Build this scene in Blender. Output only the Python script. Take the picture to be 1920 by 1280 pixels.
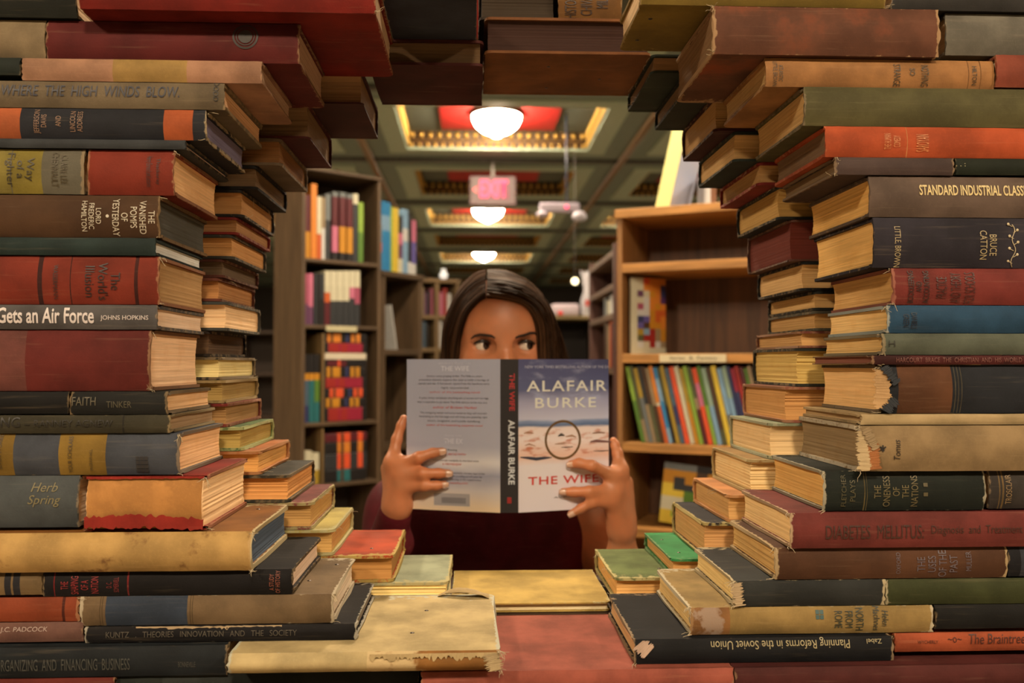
import bpy, bmesh, math, random
import numpy as np
from mathutils import Vector, Matrix

# ------------------------------------------------------------------ camera, world, light, exposure
for o in list(bpy.data.objects):
    bpy.data.objects.remove(o)
SC = bpy.context.scene
COL = SC.collection
random.seed(7)
CZ = 1.47                                   # camera height above the floor
FPX = 1700.0                                # focal length in pixels of a 1920 px wide frame
TH = math.atan(43 / FPX)                    # pitch up
PH = math.atan(72 / FPX * math.cos(TH))     # yaw to the right of the book tunnel's axis
FW = Vector((math.sin(PH) * math.cos(TH), math.cos(PH) * math.cos(TH), math.sin(TH)))
RT = Vector((math.cos(PH), -math.sin(PH), 0))
UP = RT.cross(FW)
cam_d = bpy.data.cameras.new('camera')
cam = bpy.data.objects.new('camera', cam_d)
COL.objects.link(cam)
cam_d.sensor_width = 36
cam_d.lens = FPX * 36 / 1920
cam_d.clip_start = .05
m3 = Matrix((RT, UP, -FW)).transposed()
cam.matrix_world = Matrix.Translation((0, 0, CZ)) @ m3.to_4x4()
cam_d.dof.use_dof = True
cam_d.dof.focus_distance = .84
cam_d.dof.aperture_fstop = 5.6
SC.camera = cam
W = bpy.data.worlds.new('world')
SC.world = W
W.use_nodes = True
W.node_tree.nodes['Background'].inputs[0].default_value = (1, .72, .48, 1)
W.node_tree.nodes['Background'].inputs[1].default_value = .02
SC.view_settings.view_transform = 'Standard'
SC.view_settings.look = 'None'
SC.view_settings.gamma = 1
SC.view_settings.exposure = 0.0
SC.cycles.max_bounces = 7
SC.cycles.diffuse_bounces = 4
SC.cycles.glossy_bounces = 3
SC.cycles.sample_clamp_indirect = 4
LAMP_STRENGTH = 190.0
LAMP_COLOR = (1, .77, .53)
CEIL = 1.45 + CZ
LAMPS = [(.14, -1.16, 1.45), (.14, 2.19, 1.15), (.14, 5.54, .75), (.14, 8.89, .75), (.14, 12.24, .75), (1.9, -1.16, 1.35), (-1.6, -1.16, 1.35), (-1.6, 2.19, .8), (1.92, 2.19, .6), (1.92, 5.54, .6), (-1.6, 5.54, .6), (1.92, 8.89, .6), (-1.6, 8.89, .6)]  # last five: unseen lamps added to brighten the ceiling and oak case


def ray(px, py):
    return FW + RT * ((px - 960) / FPX) + UP * ((640 - py) / FPX)


def P(px, py, Y):
    """the point of the plane y = Y that is seen at that pixel"""
    d = ray(px, py)
    return Vector((0, 0, CZ)) + d * (Y / d.y)


# ------------------------------------------------------------------ helpers
def lin(c):
    c /= 255.0
    return c / 12.92 if c <= .04045 else ((c + .055) / 1.055) ** 2.4


LCOL = (1.0, .785, .55)
GAIN = 1.55


def A(r, g, b, k=1.0):
    """colour of a thing itself, from the colour it shows under the warm lamps"""
    q = [max(.006, lin(c) / (l * GAIN * k)) for c, l in zip((r, g, b), LCOL)]
    s = min(1, max(.72, .86 / max(q)))
    return tuple(min(.86, x * s) for x in q)


def tag(o, label=None, cat=None, group=None, kind=None):
    if label: o['label'] = label
    if cat: o['category'] = cat
    if group: o['group'] = group
    if kind: o['kind'] = kind
    return o


def empty(name, loc, rz=0.0):
    o = bpy.data.objects.new(name, None)
    COL.objects.link(o)
    o.location = loc
    o.rotation_euler = (0, 0, rz)
    o.empty_display_size = .02
    return o


def obj(name, mesh, mats, parent=None, smooth=False):
    o = bpy.data.objects.new(name, mesh)
    COL.objects.link(o)
    for m in (mats if isinstance(mats, (list, tuple)) else [mats]):
        mesh.materials.append(m)
    if parent is not None:
        o.parent = parent
    if smooth:
        mesh.shade_smooth()
    return o


def pymesh(name, v, f, idx=None):
    me = bpy.data.meshes.new(name)
    me.from_pydata(v, [], f)
    if idx is not None:
        me.polygons.foreach_set('material_index', idx)
    me.update()
    return me


class MB:
    """collects simple solids into one mesh"""
    def __init__(s):
        s.v, s.f, s.i = [], [], []

    def add(s, v, f, mi=0):
        n = len(s.v)
        s.v += [tuple(p) for p in v]
        s.f += [tuple(a + n for a in q) for q in f]
        s.i += [mi] * len(f)

    def box(s, a, b, mi=0, bev=0.0):
        (x0, y0, z0), (x1, y1, z1) = a, b
        if bev <= 0:
            v = [(x, y, z) for z in (z0, z1) for y in (y0, y1) for x in (x0, x1)]
            s.add(v, [(0, 2, 3, 1), (4, 5, 7, 6), (0, 1, 5, 4), (2, 6, 7, 3), (0, 4, 6, 2), (1, 3, 7, 5)], mi)
            return
        bm = bmesh.new()
        bmesh.ops.create_cube(bm, size=1)
        for w in bm.verts:
            w.co = Vector(((x0 + x1) / 2 + w.co.x * (x1 - x0), (y0 + y1) / 2 + w.co.y * (y1 - y0), (z0 + z1) / 2 + w.co.z * (z1 - z0)))
        bmesh.ops.bevel(bm, geom=list(bm.edges), offset=bev, segments=2, affect='EDGES', profile=.5)
        bm.verts.index_update()
        s.add([w.co for w in bm.verts], [[w.index for w in q.verts] for q in bm.faces], mi)
        bm.free()

    def tube(s, pts, rad, n=6, mi=0, cap=True):
        pts = [Vector(p) for p in pts]
        if not isinstance(rad, (list, tuple)):
            rad = [rad] * len(pts)
        rings = []
        up = None
        for i, p in enumerate(pts):
            t = (pts[min(i + 1, len(pts) - 1)] - pts[max(i - 1, 0)])
            t = t.normalized() if t.length > 1e-9 else Vector((0, 0, 1))
            if up is None:
                up = Vector((0, 0, 1)) if abs(t.z) < .9 else Vector((1, 0, 0))
            a = t.cross(up)
            a = a.normalized() if a.length > 1e-6 else Vector((1, 0, 0))
            b = a.cross(t)
            up = b
            rings.append([p + (a * math.cos(2 * math.pi * k / n) + b * math.sin(2 * math.pi * k / n)) * rad[i] for k in range(n)])
        v = [q for r in rings for q in r]
        f = [(i * n + k, i * n + (k + 1) % n, (i + 1) * n + (k + 1) % n, (i + 1) * n + k) for i in range(len(pts) - 1) for k in range(n)]
        if cap:
            f += [tuple(range(n - 1, -1, -1)), tuple((len(pts) - 1) * n + k for k in range(n))]
        s.add(v, f, mi)

    def lathe(s, prof, c=(0, 0, 0), n=24, mi=0):
        v = [(c[0] + r * math.cos(2 * math.pi * k / n), c[1] + r * math.sin(2 * math.pi * k / n), c[2] + z) for r, z in prof for k in range(n)]
        f = [(i * n + k, i * n + (k + 1) % n, (i + 1) * n + (k + 1) % n, (i + 1) * n + k) for i in range(len(prof) - 1) for k in range(n)]
        s.add(v, f, mi)

    def ball(s, c, r, n=8, m=5, mi=0, sc=(1, 1, 1)):
        prof = [(max(1e-5, r * math.sin(math.pi * i / m)), -r * math.cos(math.pi * i / m)) for i in range(m + 1)]
        v = [(c[0] + q * math.cos(2 * math.pi * k / n) * sc[0], c[1] + q * math.sin(2 * math.pi * k / n) * sc[1], c[2] + z * sc[2]) for q, z in prof for k in range(n)]
        f = [(i * n + k, i * n + (k + 1) % n, (i + 1) * n + (k + 1) % n, (i + 1) * n + k) for i in range(m) for k in range(n)]
        s.add(v, f, mi)

    def build(s, name, mats, parent=None, smooth=False, attr=None):
        me = pymesh(name, s.v, s.f, s.i)
        if attr is not None:
            at = me.attributes.new(attr[0], 'FLOAT', 'POINT')
            at.data.foreach_set('value', np.asarray(attr[1], dtype=np.float32))
        return obj(name, me, mats, parent, smooth)


# ------------------------------------------------------------------ materials
MATS = {}


def newmat(name):
    m = bpy.data.materials.new(name)
    m.use_nodes = True
    return m, m.node_tree, m.node_tree.nodes['Principled BSDF']


def N(nt, kind, **kw):
    n = nt.nodes.new(kind)
    for k, v in kw.items():
        if hasattr(n, k):
            setattr(n, k, v)
        else:
            n.inputs[k.replace('_', ' ')].default_value = v
    return n


def rgba(c):
    return (*c[:3], 1)


def noise(nt, vec, scale, detail=3, rough=.55):
    n = N(nt, 'ShaderNodeTexNoise', Scale=scale, Detail=detail, Roughness=rough)
    nt.links.new(vec, n.inputs['Vector'])
    return n.outputs['Fac']


def ramp(nt, fac, a, b):
    n = N(nt, 'ShaderNodeMapRange')
    n.inputs['From Min'].default_value, n.inputs['From Max'].default_value = a, b
    n.interpolation_type = 'SMOOTHSTEP'
    nt.links.new(fac, n.inputs['Value'])
    return n.outputs['Result']


def mixc(nt, fac, a, b):
    n = nt.nodes.new('ShaderNodeMix')
    n.data_type = 'RGBA'
    for s, v in ((0, fac), (6, a), (7, b)):
        if isinstance(v, (tuple, list)):
            n.inputs[s].default_value = rgba(v)
        elif isinstance(v, float):
            n.inputs[s].default_value = v
        else:
            nt.links.new(v, n.inputs[s])
    return n.outputs[2]


def mult(nt, a, b):
    n = N(nt, 'ShaderNodeMath', operation='MULTIPLY')
    for s, v in ((0, a), (1, b)):
        if isinstance(v, float):
            n.inputs[s].default_value = v
        else:
            nt.links.new(v, n.inputs[s])
    return n.outputs[0]


def bump(nt, bsdf, h, strength, dist):
    b = N(nt, 'ShaderNodeBump', Strength=strength, Distance=dist)
    nt.links.new(h, b.inputs['Height'])
    nt.links.new(b.outputs[0], bsdf.inputs['Normal'])


def sc(c, k):
    return tuple(min(.9, x * k) for x in c[:3])


def cloth(col, worn=None, patch=None, pscale=14.0, pth=(.5, .58), rough=.72, key=None):
    """book cloth: mottled, with frayed lighter edges (attribute 'wear') and optional rubbed patches"""
    worn = worn or tuple(min(.7, x * .7 + y) for x, y in zip(col, (.12, .085, .045)))
    k = ('cloth', col, worn, patch, pscale, rough, key)
    if k in MATS: return MATS[k]
    m, nt, b = newmat('book_cloth')
    tc = N(nt, 'ShaderNodeTexCoord').outputs['Object']
    off = N(nt, 'ShaderNodeVectorMath', operation='ADD')
    off.inputs[1].default_value = (random.uniform(0, 9), random.uniform(0, 9), random.uniform(0, 9))
    nt.links.new(tc, off.inputs[0])
    vec = off.outputs[0]
    c = mixc(nt, ramp(nt, noise(nt, vec, 22.0, 5), .3, .72), sc(col, .68), sc(col, 1.2))
    c = mixc(nt, mult(nt, ramp(nt, noise(nt, vec, 8.0, 6, .65), .52, .74), .55), c, sc(col, .5))
    mp = N(nt, 'ShaderNodeMapping')
    mp.inputs['Scale'].default_value = (14, 130, 330)
    nt.links.new(vec, mp.inputs[0])
    c = mixc(nt, mult(nt, ramp(nt, noise(nt, mp.outputs[0], 1.0, 4, .6), .56, .76), .38), c, tuple(min(.7, x * .9 + y) for x, y in zip(col, (.07, .055, .035))))
    if patch:
        c = mixc(nt, ramp(nt, noise(nt, vec, pscale, 6, .62), *pth), c, patch)
    c = mixc(nt, mult(nt, ramp(nt, noise(nt, vec, 420.0, 2), .5, .75), .12), c, sc(col, 1.45))
    w = N(nt, 'ShaderNodeAttribute')
    w.attribute_name = 'wear'
    wn = N(nt, 'ShaderNodeMath', operation='ADD')
    nt.links.new(w.outputs['Fac'], wn.inputs[0])
    nt.links.new(noise(nt, vec, 150.0, 4), wn.inputs[1])
    c = mixc(nt, ramp(nt, wn.outputs[0], 1.08, 1.26), c, worn)
    nt.links.new(c, b.inputs['Base Color'])
    b.inputs['Roughness'].default_value = rough
    b.inputs['Specular IOR Level'].default_value = .16
    bump(nt, b, noise(nt, vec, 700.0, 2), .35, .0004)
    MATS[k] = m
    return m


def paper(col, edge=None):
    """page edges: thin leaf lines across the thickness, foxed"""
    k = ('paper', col)
    if k in MATS: return MATS[k]
    m, nt, b = newmat('page_edges')
    tc = N(nt, 'ShaderNodeTexCoord').outputs['Object']
    mp = N(nt, 'ShaderNodeMapping')
    mp.inputs['Scale'].default_value = (9, 9, 620)
    nt.links.new(tc, mp.inputs[0])
    ln = noise(nt, mp.outputs[0], 1.0, 3, .7)
    mp2 = N(nt, 'ShaderNodeMapping')
    mp2.inputs['Scale'].default_value = (5, 5, 150)
    nt.links.new(tc, mp2.inputs[0])
    ln2 = noise(nt, mp2.outputs[0], 1.0, 2, .6)
    c = mixc(nt, ramp(nt, ln, .33, .62), sc(col, .84), sc(col, 1.05))
    c = mixc(nt, mult(nt, ramp(nt, ln2, .55, .75), .28), c, sc((col[0] * .8, col[1] * .66, col[2] * .5), 1))
    c = mixc(nt, mult(nt, ramp(nt, noise(nt, tc, 40.0, 4), .5, .75), .3), c, (col[0] * .8, col[1] * .62, col[2] * .42))
    nt.links.new(c, b.inputs['Base Color'])
    b.inputs['Roughness'].default_value = .85
    b.inputs['Specular IOR Level'].default_value = .2
    bump(nt, b, ln, .5, .0006)
    MATS[k] = m
    return m


def plain(col, rough=.6, metal=0.0, emit=None, es=0.0, name='paint', var=.12, scale=30.0):
    k = ('plain', col, rough, metal, emit, es, var)
    if k in MATS: return MATS[k]
    m, nt, b = newmat(name)
    if var > 0:
        tc = N(nt, 'ShaderNodeTexCoord').outputs['Object']
        c = mixc(nt, noise(nt, tc, scale, 4), sc(col, 1 - var), sc(col, 1 + var))
        nt.links.new(c, b.inputs['Base Color'])
    else:
        b.inputs['Base Color'].default_value = rgba(col)
    b.inputs['Roughness'].default_value = rough
    b.inputs['Metallic'].default_value = metal
    if emit:
        b.inputs['Emission Color'].default_value = rgba(emit)
        b.inputs['Emission Strength'].default_value = es
    MATS[k] = m
    return m


def wood(col, axis=0, rough=.55):
    k = ('wood', col, axis)
    if k in MATS: return MATS[k]
    m, nt, b = newmat('wood')
    tc = N(nt, 'ShaderNodeTexCoord').outputs['Object']
    mp = N(nt, 'ShaderNodeMapping')
    s = [60, 60, 60]
    s[axis] = 4
    mp.inputs['Scale'].default_value = s
    nt.links.new(tc, mp.inputs[0])
    g = noise(nt, mp.outputs[0], 1.0, 5, .6)
    c = mixc(nt, ramp(nt, g, .3, .7), sc(col, .6), sc(col, 1.2))
    nt.links.new(c, b.inputs['Base Color'])
    b.inputs['Roughness'].default_value = rough
    bump(nt, b, g, .2, .001)
    MATS[k] = m
    return m


# ------------------------------------------------------------------ lettering (meshes cut from the built-in font)
TEXT_JOBS = []


def text_job(parent, s, box, rot, mat, place, name='title_lettering', bold=0.0, shear=0.0, cuts=None, spacing=1.0, label=None):
    """box = (u0, u1, v0, v1) in the parent's face plane; place(u, v) -> local point; rot in quarter turns clockwise"""
    TEXT_JOBS.append((parent, s, box, rot, mat, place, name, bold, shear, cuts, spacing, label))


def run_text_jobs():
    objs = []
    for j in TEXT_JOBS:
        cu = bpy.data.curves.new('t', 'FONT')
        cu.body = j[1]
        cu.align_x = 'CENTER'
        cu.offset = j[7]
        cu.shear = j[8]
        cu.space_line = .95
        cu.space_character = j[10]
        cu.resolution_u = 3
        o = bpy.data.objects.new('t', cu)
        COL.objects.link(o)
        objs.append(o)
    dg = bpy.context.evaluated_depsgraph_get()
    for o, (par, s, box, rot, mat, place, name, bold, shear, cuts, sp, label) in zip(objs, TEXT_JOBS):
        me = bpy.data.meshes.new_from_object(o.evaluated_get(dg))
        bm = bmesh.new()
        bm.from_mesh(me)
        bpy.data.meshes.remove(me)
        for v in bm.verts:
            x, y = v.co.x, v.co.y
            for _ in range(rot % 4):
                x, y = y, -x
            v.co = (x, y, 0)
        xs = [v.co.x for v in bm.verts]
        ys = [v.co.y for v in bm.verts]
        x0, x1, y0, y1 = min(xs), max(xs), min(ys), max(ys)
        for v in bm.verts:
            v.co.x = box[0] + (v.co.x - x0) / (x1 - x0) * (box[1] - box[0])
            v.co.y = box[2] + (v.co.y - y0) / (y1 - y0) * (box[3] - box[2])
        if cuts:
            for c in cuts:
                if box[2] < c < box[3]:
                    bmesh.ops.bisect_plane(bm, geom=list(bm.verts) + list(bm.edges) + list(bm.faces), plane_co=(0, c, 0), plane_no=(0, 1, 0))
        for v in bm.verts:
            v.co = place(v.co.x, v.co.y)
        me = bpy.data.meshes.new(name)
        bm.to_mesh(me)
        bm.free()
        q = obj(name, me, mat, par)
        if label: q['label'] = label
        bpy.data.objects.remove(o)


# ------------------------------------------------------------------ hardback books
GROUP = [None]
BOOKS = []          # (front plane, z0, z1, x0, x1, spec)


def pageblock(L, Wd, T, tb, b, ix, jit, seed, fan=0.0, inset=.004):
    rnd = random.Random(seed)
    nz = max(6, min(22, int(T / .0016)))
    v, f = [], []
    hollow = min(.005, T * .14)
    for i in range(nz + 1):
        t = i / nz
        z = tb + (T - 2 * tb) * t
        q = 2 * t - 1
        ys = b * q * q + .0018
        yf = Wd - inset - hollow * (1 - q * q) + rnd.uniform(-jit, jit) - fan * (1 - t)
        xa = -L / 2 + ix + rnd.uniform(0, jit)
        xb = L / 2 - ix - rnd.uniform(0, jit)
        v += [(xa, ys, z), (xb, ys, z), (xb, (ys + yf) / 2, z), (xb, yf, z), (xa, yf, z), (xa, (ys + yf) / 2, z)]
    for i in range(nz):
        for k in range(6):
            a, c = i * 6 + k, i * 6 + (k + 1) % 6
            f.append((a, c, c + 6, a + 6))
    f.append((5, 4, 3, 2, 1, 0))
    n = nz * 6
    f.append(tuple(n + k for k in range(6)))
    return pymesh('page_block', v, f)


def coverback(L, Wd, T, tb, b, bands, wear, seed, open_spine=False, sag=0.0):
    """boards and rounded spine as one bent sheet; bands = [(x0, x1, slot)] on the spine"""
    rnd = random.Random(seed)
    ts = min(.0018, tb)
    na = 8
    out, inn, kind = [], [], []
    for y in (Wd, Wd * .985, Wd * .7, Wd * .35, .0135):
        out.append((y, 0)); inn.append((y, tb)); kind.append(0)
    for y, z in ((.0105, .0009), (.0075, .0009)):
        if y > b + .001:
            out.append((y, z)); inn.append((y, tb + z * .6)); kind.append(1)
    arc = []
    for i in range(na + 1):
        q = 2 * i / na - 1
        z = T * (i / na)
        y = b * q * q
        arc.append((y, z))
    for i, (y, z) in enumerate(arc):
        zi = min(max(z, tb), T - tb)
        out.append((y, z)); inn.append((y + ts, zi)); kind.append(2)
    for o2, i2, k2 in reversed(list(zip(out[:-na - 1], inn[:-na - 1], kind[:-na - 1]))):
        out.append((o2[0], T - o2[1])); inn.append((i2[0], T - i2[1])); kind.append(k2)
    n = len(out)
    e = [0, .0008, .002, .004, .007, .012]
    xs = set()
    for d in e:
        xs.add(round(-L / 2 + d, 5)); xs.add(round(L / 2 - d, 5))
    k = max(3, int(L / .02))
    for i in range(1, k):
        x = -L / 2 + L * i / k
        if abs(x) < L / 2 - .014: xs.add(round(x, 5))
    for x0, x1, _ in bands:
        for x in (x0, x1):
            if abs(x) < L / 2 - .001: xs.add(round(x, 5))
    xs = sorted(xs)
    r = .005 + .004 * wear
    V, Fc, MI, WR = [], [], [], []
    for si, x in enumerate(xs):
        ed = min(x + L / 2, L / 2 - x)
        pull = (r - math.sqrt(max(0, r * r - (r - ed) ** 2))) if ed < r else 0
        endw = max(0, 1 - ed / .006)
        for loop in (out, inn):
            for i, (y, z) in enumerate(loop):
                yy, zz, xx = y, z, x
                if kind[i] == 0 and y > Wd * .9: yy = y - pull * (1 if y == Wd else .6)
                if kind[i] == 2:
                    q = 2 * i / n - 1
                    if ed < .004: yy += (.004 - ed) * .28 * (1 - (2 * z / T - 1) ** 2)
                    yy += rnd.uniform(-.00025, .00025) * (.3 + wear)
                if si in (0, len(xs) - 1):
                    xx += rnd.uniform(-1, 1) * .0005 * (.4 + 2 * wear)
                zz += rnd.uniform(-.00012, .00012) if kind[i] != 0 else 0
                V.append((xx, yy, zz))
                wv = endw * .75
                if kind[i] == 0 and y >= Wd * .98: wv = max(wv, .55)
                if kind[i] == 2 and (z < .0005 or z > T - .0005): wv = max(wv, .42)
                WR.append(min(1, wv * (.35 + wear)))
    m = 2 * n
    for si in range(len(xs) - 1):
        xm = (xs[si] + xs[si + 1]) / 2
        slot = 0
        for x0, x1, sl in bands:
            if x0 <= xm <= x1: slot = sl
        for i in range(n - 1):
            a = si * m + i
            c = a + m
            sp = kind[i] == 2 and kind[i + 1] == 2
            if open_spine and sp: continue
            Fc.append((a, c, c + 1, a + 1)); MI.append(slot if sp else 0)
            a2, c2 = a + n, c + n
            Fc.append((a2, a2 + 1, c2 + 1, c2)); MI.append(0)
        for i in (0, n - 1):
            a = si * m + i
            q = (a, a + n, a + n + m, a + m) if i == 0 else (a, a + m, a + m + n, a + n)
            Fc.append(q); MI.append(0)
    for si in (0, len(xs) - 1):
        for i in range(n - 1):
            if open_spine and kind[i] == 2 and kind[i + 1] == 2: continue
            a = si * m + i
            q = (a, a + 1, a + 1 + n, a + n)
            Fc.append(q if si == 0 else q[::-1]); MI.append(0)
    me = pymesh('cover', V, Fc, MI)
    at = me.attributes.new('wear', 'FLOAT', 'POINT')
    at.data.foreach_set('value', np.asarray(WR, dtype=np.float32))
    me.shade_smooth()
    me.set_sharp_from_angle(angle=math.radians(50))
    return me


def book(label, xl, xr, yt, yb, yf, depth, face, col, page=(200, 160, 110), name='hardcover_book', **o):
    """xl, xr, yt, yb: the spine (or fore-edge) face in the photo, on the plane y = yf"""
    xm = (max(xl, 60) + min(xr, 1860)) / 2
    a, c = P(xl, (yt + yb) / 2, yf), P(xr, (yt + yb) / 2, yf)
    z1, z0 = P(xm, yt, yf).z, P(xm, yb, yf).z
    z1, z0 = o.get('z1', z1), o.get('z0', z0)
    BOOKS.append(dict(label=label, x0=a.x, x1=c.x, z0=z0, z1=z1, yf=yf, d=depth, face=face, col=col, page=page, name=name, o=o, group=GROUP[0], pinned='z1' in o))


def settle():
    """books lie on one another: close small gaps, remove small overlaps"""
    for b in BOOKS:
        ups = [u for u in BOOKS if u is not b and min(u['x1'], b['x1']) - max(u['x0'], b['x0']) > .002 and min(u['yf'] + u['d'], b['yf'] + b['d']) - max(u['yf'], b['yf']) > .002
               and u['z0'] > b['z0'] + .004]
        if ups:
            lo = min(u['z0'] for u in ups)
            if abs(lo - b['z1']) < .012 or lo < b['z1']:
                b['z1'] = lo - .0005


def build_books():
    settle()
    for n, s in enumerate(BOOKS):
        o = s['o']
        L, T, Wd = s['x1'] - s['x0'], s['z1'] - s['z0'], s['d']
        xc = (s['x0'] + s['x1']) / 2
        fore = s['face'] == 'fore'
        rz = math.pi if fore else 0.0
        root = empty(s['name'], (xc, s['yf'] + (Wd if fore else 0), s['z0']), rz + math.radians(o.get('yaw', 0)))
        tag(root, s['label'], 'book', s['group'])
        tb = o.get('tb', min(.0028, T * .14))
        wear = o.get('wear', .5)
        b = o.get('bulge', min(.0045, T * .13))
        ck = o.get('ck', 1.15 if fore else 1.58)
        col = A(*s['col'], k=ck)
        mats = [cloth(col, worn=sc(A(*o['worn']), .68) if 'worn' in o else None, patch=A(*o['patch'], k=ck) if 'patch' in o else None, pscale=o.get('pscale', 14.0), rough=o.get('rough', .72), pth=o.get('pth', (.5, .58)))]
        bands = []
        X = lambda px: (P(px, 640, s['yf']).x - xc) * (-1 if fore else 1)
        for p0, p1, bc in o.get('bands', ()):
            mats.append(cloth(A(*bc, k=ck), patch=A(*o['bandpatch'], k=ck) if 'bandpatch' in o and len(mats) == 1 else None, pscale=o.get('pscale', 14.0)))
            x0, x1 = sorted((X(p0), X(p1)))
            bands.append((max(x0, -L / 2), min(x1, L / 2), len(mats) - 1))
        cv = obj('cover', coverback(L, Wd, T, tb, b, bands, wear, n, o.get('open', False)), mats, root)
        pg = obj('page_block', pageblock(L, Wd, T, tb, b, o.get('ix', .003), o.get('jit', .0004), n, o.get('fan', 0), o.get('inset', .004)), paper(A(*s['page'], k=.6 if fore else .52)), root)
        if o.get('open'):
            # the spine is torn away: back of the sewn leaves with its old glue
            v, f = [], []
            for i in range(13):
                for k in range(9):
                    x = -L / 2 + .004 + (L - .008) * i / 12
                    q = 2 * k / 8 - 1
                    v.append((x, b * q * q + .001 + random.uniform(-.0002, .0002), tb * .6 + (T - 1.2 * tb) * k / 8))
            f = [(i * 9 + k, (i + 1) * 9 + k, (i + 1) * 9 + k + 1, i * 9 + k + 1) for i in range(12) for k in range(8)]
            obj('bare_spine', pymesh('bare_spine', v, f), cloth(A(*o['open']), patch=sc(A(*o['open']), .8), pscale=30), root, True)
        sp = lambda u, w, b=b, T=T: (u, b * (2 * w / T - 1) ** 2 - .0007, w)
        cuts = [T * k / 8 for k in range(1, 8)]
        for t in o.get('text', ()):
            st, bx, rot, tc = t[:4]
            kw = t[4] if len(t) > 4 else {}
            zz = lambda py: P((bx[0] + bx[1]) / 2, py, s['yf']).z - s['z0']
            box = (P(bx[0], 640, s['yf']).x - xc, P(bx[1], 640, s['yf']).x - xc, zz(bx[3]), zz(bx[2]))
            text_job(cv, st, box, rot, plain(A(*tc, k=1.1 if sum(tc) > sum(s['col']) * 1.1 else 3.0), .5, var=.3, scale=300.0), sp, cuts=cuts, **kw)
        for fx, fy, side in o.get('nails', ()):
            mb = MB()
            z = T if side > 0 else 0
            mb.lathe([(.0001, .0006 * side), (.0016, .0004 * side), (.0021, 0)], (L * fx, Wd * fy, z), 10)
            mb.build('nail_head', plain((.06, .05, .045), .4, 1.0), cv, True)
        rnd = random.Random(n)
        for q in range(int(1.8 * o.get('threads', 0))):
            mb = MB()
            sd = o.get('tside', 1)
            x = sd * (L / 2 - rnd.uniform(0, .002))
            p = Vector((x, rnd.uniform(0, .01) if not o.get('tback') else rnd.uniform(.02, Wd), T * (.97 if rnd.random() < .5 else .03)))
            pts = [p]
            d = Vector((sd * rnd.uniform(.3, 1), -rnd.uniform(.4, .9), -rnd.uniform(-.1, .5))).normalized()
            for k in range(5):
                d = (d + Vector((rnd.uniform(-.6, .6), rnd.uniform(-.6, .3), rnd.uniform(-.6, .4)))).normalized()
                w_ = pts[-1] + d * rnd.uniform(.001, .0032)
                if w_.y > -.0012 and abs(w_.x) < L / 2 + .03: w_.z = min(T - .0004, max(.0004, w_.z))
                pts.append(w_)
            mb.tube(pts, [.00035, .0003, .00025, .0002, .0002, .00012], 5)
            mb.build('loose_thread', plain(A(200, 165, 115), .8), cv, True)
        if 'extra' in o: o['extra'](cv, L, Wd, T, s, X)
# ------------------------------------------------------------------ the wall of stacked books
YF, YR = .77, .925
OFF = -70          # stacks run on past the edge of the photo


def strip(name, pts, wid, mat, n=10, seed=1, ragged=.3):
    n *= 3
    """a ragged torn strip of cloth or paper along the points, with real thickness"""
    def f(root, L, Wd, T, s, X):
        rnd = random.Random(seed)
        mb = MB()
        P0 = [Vector(p(L, Wd, T) if callable(p) else p) for p in pts]
        top, bot = [], []
        for i in range(n + 1):
            t = i / n * (len(P0) - 1)
            k = min(int(t), len(P0) - 2)
            c = P0[k].lerp(P0[k + 1], t - k)
            d = (P0[k + 1] - P0[k]).normalized()
            sd = d.cross(Vector((0, -1, 0)))
            w = wid * (1 + rnd.uniform(-ragged, ragged))
            top.append(c + sd * w / 2 + Vector((0, rnd.uniform(-.0003, .0001), 0)))
            bot.append(c - sd * w / 2 + Vector((0, rnd.uniform(-.0003, .0001), 0)))
        v = []
        for a, c in zip(top, bot):
            for q in (a, c): q.z = min(T - .0003, max(.0003, q.z))
            v += [a, c, a + Vector((0, .0003, 0)), c + Vector((0, .0003, 0))]
        fc = []
        for i in range(n):
            a = 4 * i
            fc += [(a, a + 1, a + 5, a + 4), (a + 2, a + 6, a + 7, a + 3), (a, a + 4, a + 6, a + 2), (a + 1, a + 3, a + 7, a + 5)]
        mb.add(v, fc)
        mb.build(name, mat, root)
    return f


def several(*fs):
    def f(*a):
        for g in fs: g(*a)
    return f


def emblem(px, py, rpx, col, petals=0):
    def f(root, L, Wd, T, s, X):
        yf = s['yf']
        c = P(px, py, yf)
        r = rpx * yf / FPX
        b = s['o'].get('bulge', min(.0045, T * .13))
        u0, w0 = c.x - (s['x0'] + s['x1']) / 2, c.z - s['z0']
        mb = MB()
        for r0, r1 in ((.85, 1), (.0, .55), (.66, .74)):
            v = []
            for k in range(28):
                a = 2 * math.pi * k / 28
                for q in (r0, r1):
                    u, w = u0 + math.cos(a) * r * q, w0 + math.sin(a) * r * q
                    v.append((u, b * (2 * w / T - 1) ** 2 - .0005, w))
            mb.add(v, [(2 * k, 2 * k + 1, (2 * k + 3) % 56, (2 * k + 2) % 56) for k in range(28)])
        mb.build('stamped_emblem', plain(A(*col, k=2.8), .6), root)
    return f


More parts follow.
